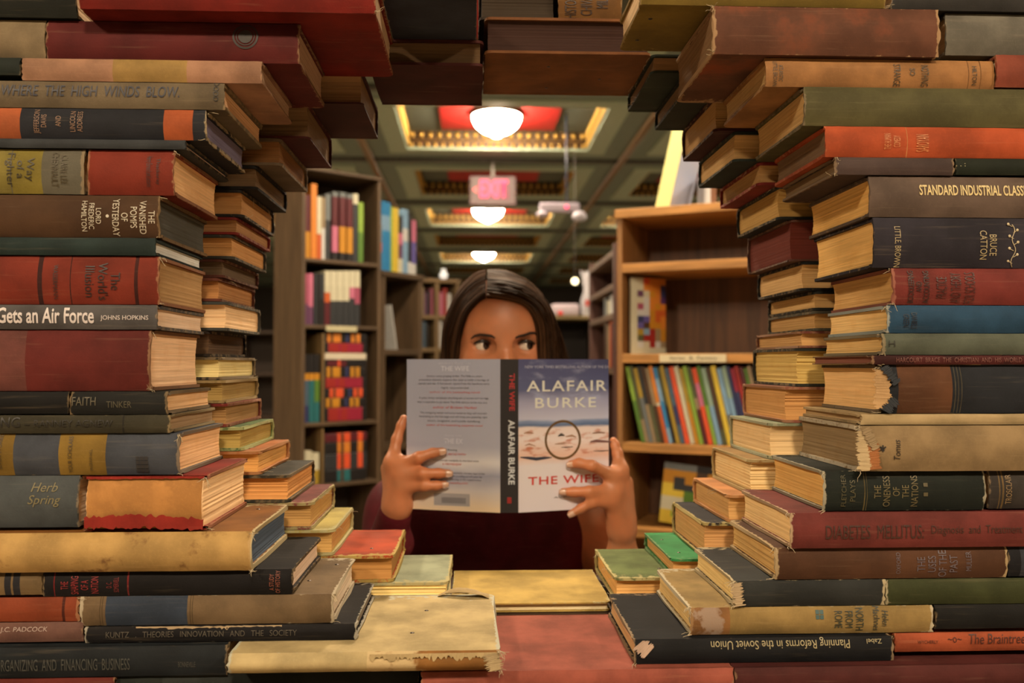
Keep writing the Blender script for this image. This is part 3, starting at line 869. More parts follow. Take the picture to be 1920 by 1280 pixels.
R('faded pink-boarded book with brown-tan leaves', 1471, 1471 + LL, 726, 792, (165, 92, 62), (190, 128, 66), wear=.9, jit=.0006)
R('pale grey-green book with creamy leaves on the lower curve', 1443, 1443 + LL, 796, 860, (160, 152, 104), (222, 172, 108), wear=.8, worn=(215, 195, 140))
R('splayed tan book with fanned leaves on the lower curve', 1405, 1405 + LL, 862, 926, (172, 122, 62), (225, 178, 110), wear=1, jit=.0012, worn=(220, 175, 105))
R('peach orange book with a frayed rim on the lower curve', 1364, 1364 + LL, 928, 978, (222, 138, 72), (200, 142, 76), wear=1, threads=3, tside=1, tback=1)
R('black-covered book with a wide peeled cream edge', 1319, 1319 + LL, 980, 1045, (52, 46, 42), (200, 138, 76), wear=1, worn=(225, 185, 105))
R('small vivid green book with nails in its cover', 1259, 1259 + LL - 60, 1046, 1080, (66, 142, 70), (205, 140, 72), wear=.7, worn=(160, 180, 110), nails=[(.43, .3, 1), (.41, .78, 1)])
R('sage green book with a shredded cream edge beside the butter yellow book', 1152, 1152 + LL - 30, 1082, 1127, (122, 124, 64), (212, 148, 76), wear=1, worn=(235, 200, 120), threads=9, tside=1, tback=1, nails=[(.2, .72, 1)])

# ---- the arch over the tunnel
GROUP[0] = 'books bridging the arch over the tunnel'
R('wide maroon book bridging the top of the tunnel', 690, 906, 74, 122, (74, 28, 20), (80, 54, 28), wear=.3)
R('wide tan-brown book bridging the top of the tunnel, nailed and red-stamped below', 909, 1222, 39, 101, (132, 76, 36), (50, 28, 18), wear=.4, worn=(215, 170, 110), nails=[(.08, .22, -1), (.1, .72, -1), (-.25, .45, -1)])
book('slate blue book jutting out over the wide maroon bridging book', 712, 893, 20, 72, .925 - .13, .26, 'spine', (66, 64, 66), (120, 90, 55), z0=None)
BOOKS[-1]['z0'] = P(800, 73, .925).z
BOOKS[-1]['z1'] = BOOKS[-1]['z0'] + .026
book('orange-tan hardback with dark capitals standing over the tunnel arch', 1047, 1166, -34, 37, .93, .14, 'spine', (150, 94, 40), (110, 76, 44), text=[('HISTORY OF\nCHIVALRY\nMILLS', (1060, 1142, -30, 33), 3, (84, 50, 26))])
book('dark brown book over the arch beside the orange-tan hardback', 898, 1044, -30, 37, .935, .14, 'fore', (54, 40, 28), (50, 36, 22))
# ------------------------------------------------------------------ the room
def struct(name, mb, mats, **k):
    return tag(mb.build(name, mats, **k), kind='structure')


X0, X1, YB, YE = -4.6, 4.9, -3.4, 17.0
CG = A(92, 94, 78)
m = MB(); m.box((X0, YB, -.06), (X1, YE, 0)); struct('floor', m, wood((.50, .40, .28), 1))
WALLM = plain((.42, .36, .28), .8, name='wall_paint')
m = MB(); m.box((X0 - .1, YB, 0), (X0, YE, CEIL + .3)); struct('wall_left', m, WALLM)
m = MB(); m.box((X1, YB, 0), (X1 + .1, YE, CEIL + .3)); struct('wall_right', m, WALLM)
m = MB(); m.box((X0, YE, 0), (X1, YE + .1, CEIL + .3)); struct('wall_back', m, plain((.05, .045, .04), .8))
m = MB(); m.box((X0, YB - .1, 0), (X1, YB, CEIL + .3)); struct('wall_front', m, plain((.30, .24, .18), .8))

# coffered ceiling: beams with sunk panels
PX, PY = 1.76, 1.676
CX, CY = .16, 5.54
HX, HY, REC = .60, .50, .11
xs_c = [CX + PX * i for i in range(-2, 3)]
ys_c = [CY + PY * j for j in range(-5, 7)]
beam = MB()
edges = [X0] + [e for c in xs_c for e in (c - HX, c + HX)] + [X1]
edges = [e for e in edges if X0 <= e <= X1]
for i in range(0, len(edges), 2):
    beam.box((edges[i], YB, CEIL), (edges[i + 1], YE, CEIL + REC + .04))
rows = [YB] + [e for c in ys_c for e in (c - HY, c + HY)] + [YE]
rows = [r for r in rows if YB <= r <= YE]
for i in range(1, len(edges) - 1, 2):
    k = 0
    lo = YB
    for c in ys_c:
        if c - HY > lo:
            beam.box((edges[i], lo, CEIL), (edges[i + 1], c - HY, CEIL + REC + .04))
        lo = c + HY
    beam.box((edges[i], lo, CEIL), (edges[i + 1], YE, CEIL + REC + .04))
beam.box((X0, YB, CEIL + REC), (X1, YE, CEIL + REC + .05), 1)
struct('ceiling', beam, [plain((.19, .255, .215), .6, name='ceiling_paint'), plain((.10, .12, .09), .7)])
n_tr = 1
GILT = plain((.62, .40, .10), .32, .85, name='gilt')
PALE = plain((.40, .52, .40), .5, name='ceiling_paint')
REDP = plain(A(205, 30, 20), .55, name='red_panel')
bead_me = red_me = lip_me = None
for ix, cx in enumerate(xs_c):
    for cy in ys_c:
        if cy < 3.5 or abs(cx - CX) > PX * 1.5: continue
        if bead_me is None:
            mb = MB()
            for z, r, st in ((.015, .016, .052), (.082, .021, .058)):
                nx, ny = int(2 * HX / st), int(2 * HY / st)
                for k in range(nx):
                    x = -HX + 2 * HX * (k + .5) / nx
                    for sy in (-1, 1):
                        mb.ball((x, sy * (HY - .006), z), r, 6, 4, sc=(.8, .8, 1.15))
                for k in range(ny):
                    y = -HY + 2 * HY * (k + .5) / ny
                    for sx in (-1, 1):
                        mb.ball((sx * (HX - .006), y, z), r, 6, 4, sc=(.8, .8, 1.15))
            for s_ in (-1, 1):
                mb.box((-HX, s_ * HY - .005, .044), (HX, s_ * HY + .006, .05))
                mb.box((s_ * HX - .005, -HY, .044), (s_ * HX + .006, HY, .05))
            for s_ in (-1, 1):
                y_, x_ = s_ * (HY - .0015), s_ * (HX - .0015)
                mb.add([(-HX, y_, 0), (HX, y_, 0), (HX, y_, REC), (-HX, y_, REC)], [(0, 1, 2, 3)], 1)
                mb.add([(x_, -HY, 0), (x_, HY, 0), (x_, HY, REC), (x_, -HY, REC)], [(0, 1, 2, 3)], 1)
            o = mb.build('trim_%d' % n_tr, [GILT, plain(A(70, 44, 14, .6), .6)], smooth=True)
            bead_me = o.data
            r_ = MB(); r_.box((-.37, -.41, REC - .012), (.37, .41, REC - .002)); ro = r_.build('trim_%d' % (n_tr + 1), REDP); red_me = ro.data
            l_ = MB()
            for s_ in (-1, 1):
                l_.box((-HX - .13, s_ * (HY + .065) - .06, -.012), (HX + .13, s_ * (HY + .065) + .06, .0))
                l_.box((s_ * (HX + .065) - .06, -HY, -.012), (s_ * (HX + .065) + .06, HY, .0))
            lo_ = l_.build('trim_%d' % (n_tr + 2), PALE); lip_me = lo_.data
            trio = [o, ro, lo_]
        else:
            trio = []
            for me in (bead_me, red_me, lip_me):
                q = bpy.data.objects.new('trim_%d' % (n_tr + len(trio)), me); COL.objects.link(q); trio.append(q)
        for q in trio:
            q.location = (cx, cy, CEIL - .0005 if q is trio[2] else CEIL)
            tag(q, kind='structure')
        n_tr += 3
BR = plain((.30, .20, .10), .4, .5, name='brass_batten')
for bx in (CX - PX / 2, CX + PX / 2):
    m = MB(); m.box((bx - .022, 1.5, CEIL - .035), (bx + .022, YE, CEIL), bev=.008); struct('trim_%d' % n_tr, m, BR); n_tr += 1
for j in range(-2, 6):
    y = CY + PY * (j + .5)
    m = MB(); m.box((X0, y - .03, CEIL - .02), (X1, y + .03, CEIL))
    for k in range(70):
        m.ball((-2.6 + k * .075, y - .03, CEIL - .012), .013, 6, 4)
    struct('trim_%d' % n_tr, m, plain(A(96, 84, 60, 1.3), .5)); n_tr += 1

# low wall that carries the book stacks (below the picture)
zb = P(960, 1330, .77).z
m = MB(); m.box((-.75, .735, 0), (.80, .918, min(P(960, 1300, .75).z, P(960, 1310, .765).z) - .001)); struct('wall_base', m, wood(A(90, 60, 38), 0))
m = MB(); m.box((-.75, .9205, 0), (.80, 1.085, P(1000, 1147, YR).z - .001)); struct('wall_base', m, wood(A(90, 60, 38), 0))

# lamps: white glass bowls below the coffers; last five added as unseen fill
lamp_labels = ['white glass bowl lamp behind the camera', 'white glass bowl lamp above the reading woman', 'big bright glass bowl lamp in the red coffer just under the book arch',
               'middle glass bowl lamp in the row, under the red exit sign', 'small far glass bowl lamp above the woman\'s hair', 'white glass bowl lamp over the next aisle behind the camera', 'white glass bowl lamp over the other aisle behind the camera', 'white glass bowl lamp over the aisle behind the paperback case', 'added unseen fill lamp over the aisle behind the oak bookcase', 'added unseen fill lamp deeper in the aisle beyond the oak bookcase', 'added unseen fill lamp deeper in the aisle beyond the paperback case', 'farthest added unseen fill lamp of the aisle beyond the oak bookcase', 'farthest added unseen fill lamp of the aisle beyond the paperback case']
GLASS = lambda k: plain((.9, .82, .66), .3, emit=LAMP_COLOR, es=LAMP_STRENGTH * k, var=0, name='lit_glass')
for (lx, ly, k), lb in zip(LAMPS, lamp_labels):
    r = empty('ceiling_lamp', (lx, ly, CEIL + REC))
    tag(r, lb, 'lamp', 'glass bowl ceiling lamps')
    m = MB(); m.lathe([(.0001, -.165), (.022, -.163), (.036, -.150), (.05, -.145), (.095, -.125), (.13, -.095), (.147, -.06), (.15, -.035), (.14, -.03)], n=28); m.build('glass_bowl', GLASS(k), r, True)
    m = MB(); m.lathe([(.14, -.034), (.162, -.036), (.165, -.02), (.155, -.012), (.09, -.004), (.0001, -.002)], n=28)
    for a in range(3):
        m.ball((.166 * math.cos(a * 2.1 + .2), .166 * math.sin(a * 2.1 + .2), -.028), .012, 8, 5)
    m.build('metal_rim', plain((.16, .11, .06), .35, .8), r, True)

# exit sign hung from the ceiling
p = P(924, 357, 6.4)
r = tag(empty('exit_sign', p), 'glowing red exit sign on a pale panel hanging below the coffers', 'sign')
m = MB(); m.box((-.165, 0, -.105), (.165, .045, .105), bev=.008); m.build('housing', plain((.07, .05, .05), .5, emit=(1, .25, .25), es=.06, var=0), r)
m = MB(); m.box((-.10, -.004, -.062), (.115, 0, .085)); lp = m.build('lit_panel', plain((.06, .01, .02), .5, emit=(1, .02, .14), es=.28, var=0), r)
m = MB(); m.box((-.012, .014, .1), (.012, .034, CEIL - p.z)); m.build('hanger', plain((.2, .18, .16), .5), r)
text_job(lp, 'EXIT', (-.092, .108, -.052, .076), 0, plain((.1, .01, .01), .5, emit=(1, .03, .14), es=2.2, var=0), lambda u, w: (u, -.0055, w), 'exit_letters', bold=.03)
m = MB(); m.add([(-.145, -.003, .005), (-.108, -.003, .03), (-.108, -.003, -.02)], [(0, 1, 2)]); m.build('arrow', plain((.9, .1, .1), .5, emit=(1, .08, .10), es=.9, var=0), lp)

# emergency light on a rod
p = P(1046, 396, 5.6)
r = tag(empty('emergency_light', p), 'white emergency light on a rod with a small red indicator', 'emergency light')
m = MB(); m.box((-.115, -.03, -.01), (.135, .03, .05), bev=.012); m.build('body', plain(A(200, 175, 165), .45), r)
m = MB(); m.ball((.13, -.02, -.035), .048, 12, 8, sc=(1, 1, .7)); m.build('lamp_head', plain(A(215, 195, 180), .4), r, True)
m = MB(); m.ball((-.10, -.02, -.025), .04, 12, 8, sc=(1, 1, .5)); m.build('lamp_head', plain(A(200, 175, 165), .4), r, True)
m = MB(); m.tube([(.055, 0, .04), (.055, 0, CEIL + REC - p.z)], .007, 8); m.build('rod', plain(A(60, 64, 70), .5), r, True)
m = MB(); m.ball((.052, -.034, .022), .012, 8, 6); m.build('indicator', plain((.9, .05, .1), .4, emit=(1, .05, .16), es=2, var=0), r, True)


# ------------------------------------------------------------------ bookcases and the books in them
class Frame:
    """upright front plane of a bookcase: u along the front, w into it, z up from the floor"""
    def __init__(s, px, Y, deg):
        a = math.radians(deg)
        p = P(px, 683, Y)
        s.o, s.deg, s.a = Vector((p.x, p.y, 0)), deg, a
        s.u, s.n = Vector((math.cos(a), math.sin(a), 0)), Vector((-math.sin(a), math.cos(a), 0))

    def hit(s, px, py):
        d = ray(px, py)
        t = s.o.dot(s.n) / d.dot(s.n)
        q = Vector((0, 0, CZ)) + d * t
        return (q - s.o).dot(s.u), q.z

    def at(s, u, w=0, z=0):
        return s.o + s.u * u + s.n * w + Vector((0, 0, z))


def bookcase(fr, label, wd, dp, ztop, shelves, matv, math_, back, th=.02, sth=None, z0=0.0):
    r = tag(empty('bookcase', fr.at(0), fr.a), label, 'bookcase', 'wooden bookcases of the shop')
    ths = sth or th
    for x in (0, wd - ths):
        m = MB(); m.box((x, 0, z0), (x + ths, dp, ztop - .0), bev=.002); m.build('side_panel', matv, r)
    m = MB(); m.box((-.004, -.006, ztop), (wd + .004, dp, ztop + th), bev=.002); m.build('top_board', math_, r)
    for z in shelves:
        m = MB(); m.box((ths, .0, z - th), (wd - ths, dp - .008, z), bev=.0015); m.build('shelf', math_, r)
    m = MB(); m.box((ths, dp - .008, z0 + .01), (wd - ths, dp, ztop)); m.build('back_panel', back, r)
    return r


CN = {}


def cname(c):
    return c


PAL = dict(red=(170, 40, 30), maroon=(96, 26, 30), orange=(235, 130, 40), amber=(215, 135, 30), yellow=(240, 190, 55), mustard=(185, 140, 40), lime=(150, 170, 55), green=(95, 125, 40),
           teal=(40, 105, 95), blue=(50, 130, 160), navy=(52, 54, 84), slate=(80, 96, 100), grey=(120, 115, 100), white=(225, 205, 175), cream=(225, 200, 150), tan=(165, 130, 85),
           brown=(84, 52, 28), black=(28, 24, 22), purple=(92, 48, 84), pink=(215, 110, 120), violet=(110, 90, 140), olive=(92, 86, 48), rust=(215, 92, 34), scarlet=(245, 85, 40), sky=(140, 165, 170),
           magenta=(165, 30, 48), charcoal=(52, 50, 46), plum=(110, 60, 80), rose=(180, 80, 90), mint=(160, 170, 130))


def shelf_book(fr, u0, u1, z, h, bands, dep=.11, w=.012, lean=0.0, name='paperback_book', lay=False, label='', group=None, page=(200, 165, 115)):
    """bands: [(fraction from the foot, colour name), ...] along the spine; lay = lying flat, spine outwards"""
    t = u1 - u0 - .0007
    me_b = MB()
    fs = [b[0] for b in bands] + [1.0]
    lst = []
    mats = []
    bd = .0012
    rr = min(.0025, t * .22)
    for i, (f0, cn) in enumerate(bands):
        mats.append(plain(A(*PAL[cn], 1.05), .42, var=.18, scale=60.0, name='printed_cover'))
    # spine in bands
    for i in range(len(bands)):
        z0, z1 = fs[i] * h, fs[i + 1] * h
        pr = [(0, dep), (0, rr), (rr * .35, rr * .3), (rr, 0), (t - rr, 0), (t - rr * .35, rr * .3), (t, rr), (t, dep)]
        v = [(x, y, zz) for zz in (z0, z1) for x, y in pr]
        f = [(k, k + 1, k + 9, k + 8) for k in range(7)]
        me_b.add(v, f, i)
    me_b.box((bd, rr, .0015), (t - bd, dep - .002, h - .0015), len(bands))
    mats.append(paper(A(*page)))
    o = me_b.build(name, mats)
    if lay:
        M = Matrix.Translation(fr.at(u0, w, z + .0006)) @ Matrix.Rotation(fr.a, 4, 'Z') @ Matrix(((0, 0, 1, 0), (0, 1, 0, 0), (-1, 0, 0, t), (0, 0, 0, 1)))
    else:
        M = Matrix.Translation(fr.at(u0, w, z + .0006)) @ Matrix.Rotation(fr.a, 4, 'Z') @ Matrix.Rotation(math.radians(lean), 4, 'Y')
    o.matrix_world = M
    tag(o, label, 'book', group or GROUP[0])
    return o


# A: turned bookcase with paperbacks, left of the woman
DW = wood(A(104, 74, 44), 2)
DH = wood(A(96, 68, 40), 0)
DB = plain(A(62, 44, 28), .7)
fa = Frame(566, 3.0, 38)
uw = fa.hit(714, 600)[0]
zs = lambda fr, px, py: fr.hit(px, py)[1]
ztA = zs(fa, 600, 322)
shA = [zs(fa, 600, y) for y in (485, 609, 792, 908)] + [zs(fa, 600, 1040), .12]
bookcase(fa, 'dark wooden bookcase of paperbacks with a broad end panel', uw, .21, ztA, shA, DW, DH, DB, th=.012)
u = lambda px: fa.hit(px, 600)[0]
GROUP[0] = 'paperbacks on the upper shelf of the dark bookcase'
TOPA = [(567, 574, 366, [(0, 'cream'), (.45, 'purple')], 'purple-topped'), (574, 585, 364, [(0, 'amber'), (.42, 'maroon')], 'dark red-topped'), (586, 597, 343, [(0, 'orange')], 'tall plain orange'),
        (597, 606, 367, [(0, 'rust'), (.4, 'cream')], 'cream and rust'), (606, 613, 369, [(0, 'white'), (.5, 'tan')], 'white-footed tan'), (613, 623, 362, [(0, 'charcoal'), (.6, 'grey')], 'charcoal'),
        (626, 637, 358, [(0, 'black'), (.12, 'pink'), (.5, 'maroon'), (.93, 'grey')], 'pink-footed maroon'), (640, 652, 359, [(0, 'black'), (.12, 'amber'), (.5, 'maroon'), (.93, 'grey')], 'yellow-footed maroon'),
        (654, 665, 362, [(0, 'black'), (.12, 'amber'), (.5, 'maroon'), (.93, 'grey')], 'second yellow-footed maroon'), (665, 675, 362, [(0, 'charcoal'), (.85, 'cream')], 'white-headed black'), (675, 685, 378, [(0, 'green'), (.5, 'lime')], 'bright green')]
for a, c, yt, b, nm in TOPA:
    shelf_book(fa, max(.0125, u(a)), u(c), shA[0], zs(fa, a, yt) - shA[0] if True else 0, b, label=nm + ' paperback on the upper shelf of the dark bookcase', group=None)
GROUP[0] = 'paperbacks on the second shelf of the dark bookcase'
ROW2 = [(567, 574, [(0, 'purple'), (.35, 'pink')]), (574, 582, [(0, 'plum'), (.4, 'rose')]), (582, 591, [(0, 'plum'), (.35, 'pink')]), (592, 598, [(0, 'charcoal')]), (598, 604, [(0, 'black')]), (604, 612, [(0, 'black'), (.5, 'charcoal')]),
        (612, 623, [(0, 'maroon'), (.42, 'rust'), (.6, 'cream')]), (623, 635, [(0, 'charcoal'), (.45, 'cream')]), (635, 647, [(0, 'charcoal'), (.45, 'cream')]), (647, 659, [(0, 'charcoal'), (.45, 'cream')]), (659, 669, [(0, 'charcoal'), (.5, 'pink'), (.7, 'cream')]), (669, 679, [(0, 'charcoal'), (.4, 'rose'), (.7, 'cream')])]
nm2 = ['outermost pink-topped paperback', 'second, rose-topped paperback', 'third, pink-topped paperback', 'charcoal paperback beside the pink-topped ones', 'slim black paperback', 'black paperback next to the cream-topped row', 'cream-topped paperback with a rust middle',
       'first charcoal-footed cream paperback', 'second charcoal-footed cream paperback', 'third charcoal-footed cream paperback', 'charcoal-footed cream paperback with a pink middle', 'last cream paperback with a rose middle']
for (a, c, b), nm in zip(ROW2, nm2):
    hh = zs(fa, a, 507 if a > 610 else 512) - shA[1]
    shelf_book(fa, max(.0125, u(a)), u(c), shA[1], hh, b, label=nm + ' on the second shelf of the dark bookcase')
GROUP[0] = 'paperbacks standing on the third shelf of the dark bookcase'
ROW3 = [(567, 574, [(0, 'blue'), (.3, 'violet')], 'violet'), (574, 584, [(0, 'navy'), (.25, 'slate'), (.62, 'amber'), (.72, 'black')], 'slate'), (584, 594, [(0, 'teal'), (.62, 'amber'), (.72, 'black')], 'teal'), (594, 604, [(0, 'teal'), (.3, 'green'), (.62, 'amber'), (.72, 'black')], 'green-teal')]
for a, c, b, nm in ROW3:
    shelf_book(fa, max(.0125, u(a)), u(c), shA[2], zs(fa, a, 664) - shA[2], b, label=nm + ' paperback standing beside the lying red and black stack')
# bookends and a price strip
for z_, y0, y1, lb in ((shA[2], 622, 790, 'plain wooden divider beside the lying red and black paperbacks'), (shA[3], 800, 907, 'plain wooden divider on the shelf of the teal paperback')):
    m = MB(); m.box((0, 0, 0), (.006, .15, zs(fa, 606, y0 + 3) - z_)); o = m.build('shelf_divider', wood(A(150, 110, 60), 2)); o.matrix_world = Matrix.Translation(fa.at(u(607), .008, z_ + .0006)) @ Matrix.Rotation(fa.a, 4, 'Z'); tag(o, lb, 'divider')
GROUP[0] = 'paperbacks lying on the third shelf of the dark bookcase'
STK3 = [(786, 764, 'red', 'magenta'), (763, 746, 'black', 'amber'), (745, 728, 'black', 'scarlet'), (727, 708, 'red', 'magenta'), (707, 688, 'black', 'amber'), (687, 674, 'maroon', 'scarlet'), (661, 643, 'red', 'magenta'), (642, 625, 'black', 'orange')]
stk_nm = ['bottom red', 'second, black and amber', 'third, black and scarlet', 'fourth, red', 'fifth, black and amber', 'sixth, maroon and scarlet', 'upper red', 'topmost, black and orange']
z = shA[2]
for k, ((yb, yt, c1, c2), nm) in enumerate(zip(STK3, stk_nm)):
    if k == 6:
        zt = zs(fa, 650, 662)
        m = MB(); m.box((0, 0, 0), (u(690) - u(613), .12, zt - z)); o = m.build('card_strip', plain(A(225, 195, 150), .6)); o.matrix_world = Matrix.Translation(fa.at(u(612), .008, z + .0004)) @ Matrix.Rotation(fa.a, 4, 'Z'); tag(o, 'pale card laid between the lying red and black paperbacks', 'card'); z = zt + .0008
    zt = zs(fa, 650, yt)
    rnd = random.Random(k)
    b = [(0, 'black'), (.06, c1), (.3, c2), (.36, c1), (.5, c2 if c1 == 'red' else 'black'), (.9, 'black')] if c1 in ('red', 'maroon') else [(0, 'black'), (.08, c2), (.16, 'brown'), (.22, c2), (.40, 'black'), (.52, 'navy'), (.58, 'black'), (.64, c2), (.72, 'brown'), (.77, c2), (.86, 'black')]
    j_ = rnd.uniform(-.05, .05)
    b = [(max(0, f_ + (j_ if 0 < f_ < .9 else 0)), c_) for f_, c_ in b]
    o = shelf_book(fa, u(612), u(612) + (zt - z), z, u(691) - u(612), b, lay=True, label=nm + ' paperback in the lying stack on the third shelf')
    z = zt + .0005
z = shA[3]
GROUP[0] = 'paperbacks on the fourth shelf of the dark bookcase'
STK4 = [(905, 880, 'black', 'teal', 'teal-lettered bottom'), (879, 850, 'charcoal', 'scarlet', 'thick charcoal and scarlet'), (849, 829, 'black', 'orange', 'black and orange'), (828, 812, 'maroon', 'scarlet', 'top red')]
for yb, yt, c1, c2, nm in STK4:
    zt = zs(fa, 650, yt)
    shelf_book(fa, u(613), u(613) + (zt - z), z, u(692) - u(613), [(0, c1), (.1, c1), (.3, c2), (.38, 'brown'), (.45, c2), (.6, c1), (.78, c2 if c2 != 'teal' else 'black'), (.9, c1)], lay=True, label=nm + ' paperback in the lying stack on the fourth shelf')
    z = zt + .0005
for a, c, yt, b, nm in ((567, 574, 815, [(0, 'violet'), (.5, 'pink')], 'pale violet'), (576, 590, 846, [(0, 'cream')], 'low cream'), (590, 604, 850, [(0, 'mustard'), (.45, 'cream')], 'cream and mustard')):
    shelf_book(fa, max(.0125, u(a)), u(c), shA[3], zs(fa, a, yt) - shA[3], b, label=nm + ' paperback at the post end of the fourth shelf')
m = MB(); m.box((0, -.002, 0), (u(668) - u(610), -.0005, .018)); o = m.build('shelf_label', plain(A(205, 180, 125), .6)); o.matrix_world = Matrix.Translation(fa.at(u(611), 0, shA[1] - .019)) @ Matrix.Rotation(fa.a, 4, 'Z'); tag(o, 'long cream label strip on the edge under the cream-topped paperbacks', 'label')

GROUP[0] = 'books on top of the case behind'
# B: case behind it with books standing on top
fb = Frame(716, 3.35, 56)
wB = fb.hit(792, 600)[0]
ztB = zs(fb, 735, 509) - .02
bookcase(fb, 'dark bookcase carrying blue and yellow books on its top', wB, .24, ztB, [zs(fb, 735, 655), zs(fb, 735, 835), .5, .1], DW, DH, DB)
ub = lambda px: fb.hit(px, 600)[0]
for a, c, yt, b, nm in ((718, 721, 420, [(0, 'slate'), (.4, 'rust'), (.6, 'grey')], 'slim rust and slate book'), (721, 737, 376, [(0, 'blue'), (.58, 'sky'), (.8, 'blue')], 'tall bright blue book'), (737, 741, 386, [(0, 'lime')], 'slim lime book'), (741, 752, 388, [(0, 'yellow')], 'plain yellow book'),
                        (752, 760, 404, [(0, 'cream'), (.25, 'plum'), (.5, 'pink'), (.7, 'charcoal')], 'plum and white book'), (760, 770, 391, [(0, 'sky'), (.5, 'white'), (.7, 'sky')], 'pale blue book'), (770, 777, 400, [(0, 'white'), (.2, 'black')], 'black book with a white foot'), (777, 785, 412, [(0, 'white'), (.2, 'violet'), (.6, 'pink')], 'violet and white book')):
    shelf_book(fb, ub(a), ub(c), ztB + .0205, zs(fb, a, yt) - ztB - .0205, b, dep=.15, label=nm + ' standing on top of the case behind', name='hardcover_book')
pw = P(734, 625, 3.3)
o = shelf_book(fb, .10, .106, zs(fb, 735, 655), .17, [(0, 'white')], dep=.12, lean=-12, label='white booklet leaning inside the case under the blue and yellow books')

GROUP[0] = 'books in the low far case'
# C: low case further back
fc = Frame(764, 4.7, 24)
wC = fc.hit(862, 600)[0]
ztC = zs(fc, 790, 521) - .02
shC = [zs(fc, 790, 590), zs(fc, 790, 652), .9, .5, .1]
CW = wood(A(150, 112, 66), 2)
bookcase(fc, 'low lighter bookcase far behind beside the woman\'s hair', wC, .24, ztC, shC, CW, CW, DB)
m = MB(); m.box((fc.hit(820, 600)[0] - .01, .002, ztC - 1.2), (fc.hit(820, 600)[0] + .01, .2, ztC)); m.build('upright', CW, [o for o in COL.objects if o.get('label', '').startswith('low lighter')][0])
uc = lambda px: fc.hit(px, 600)[0]
C1 = [(767, 779, 545, 'cream'), (779, 785, 547, 'rust'), (785, 792, 552, 'charcoal'), (792, 797, 538, 'tan'), (797, 803, 548, 'plum'), (804, 809, 544, 'black'), (809, 814, 541, 'rose'), (825, 833, 548, 'pink'), (833, 840, 540, 'red'), (840, 848, 550, 'white')]
C2 = [(766, 773, 602, 'sky'), (773, 781, 602, 'violet'), (781, 789, 601, 'sky'), (789, 794, 606, 'brown'), (794, 800, 603, 'slate'), (800, 806, 606, 'black'), (825, 831, 602, 'white'), (831, 840, 604, 'charcoal')]
for rw, sh, nm in ((C1, shC[0], 'upper'), (C2, shC[1], 'second')):
    for k, (a, c, yt, cn) in enumerate(rw):
        nb = 'the ' + rw[k - 1][3] + ' one' if k else 'the corner post'
        shelf_book(fc, max(.021, uc(a)), uc(c), sh, zs(fc, a, yt) - sh, [(0, 'tan' if cn in ('sky', 'violet') else cn), (.5, cn)], dep=.14, label=f'small far {cn} book beside {nb}, {nm} row of the low case')
pl = P(831, 523, 4.8)
m = MB(); m.ball((0, 0, 0), .022, 12, 8); m.lathe([(.012, .018), (.012, .035)], n=10, mi=0)
o = m.build('light_bulb', plain((.9, .9, .8), .3, emit=(.8, .9, 1), es=.5, var=0), smooth=True); o.location = (pl.x, pl.y + .05, ztC + .045); tag(o, 'small bluish bulb standing on the low far case', 'bulb')

GROUP[0] = 'picture books in the oak bookcase'
# D: big oak bookcase on the right
OW = wood(A(176, 112, 52, 1.0), 2)
OH = wood(A(205, 132, 58, 1.0), 0)
OB = wood((.10, .042, .016), 2)
fd = Frame(1157, 2.45, -27)
wD = .82
ztD = zs(fd, 1240, 404)
shD = [zs(fd, 1240, y) for y in (491, 663, 832, 994)] + [.25]
rD = bookcase(fd, 'oak bookcase with two empty upper shelves and a row of thin leaning picture books', wD, .26, ztD, shD, OW, OH, OB, th=.024, sth=.015)
ud = lambda px, py=683: fd.hit(px, py)[0]
m = MB(); m.box((ud(1237), -.0025, shD[1] - .0225), (ud(1362), -.0004, shD[1] - .002)); sl = m.build('shelf_label', plain(A(240, 205, 145), .6), rD)
text_job(sl, 'Series  &  Fantasy', (ud(1256), ud(1345), shD[1] - .019, shD[1] - .006), 0, plain((.10, .08, .06), .6), lambda a, w: (a, -.0032, w), 'label_lettering')
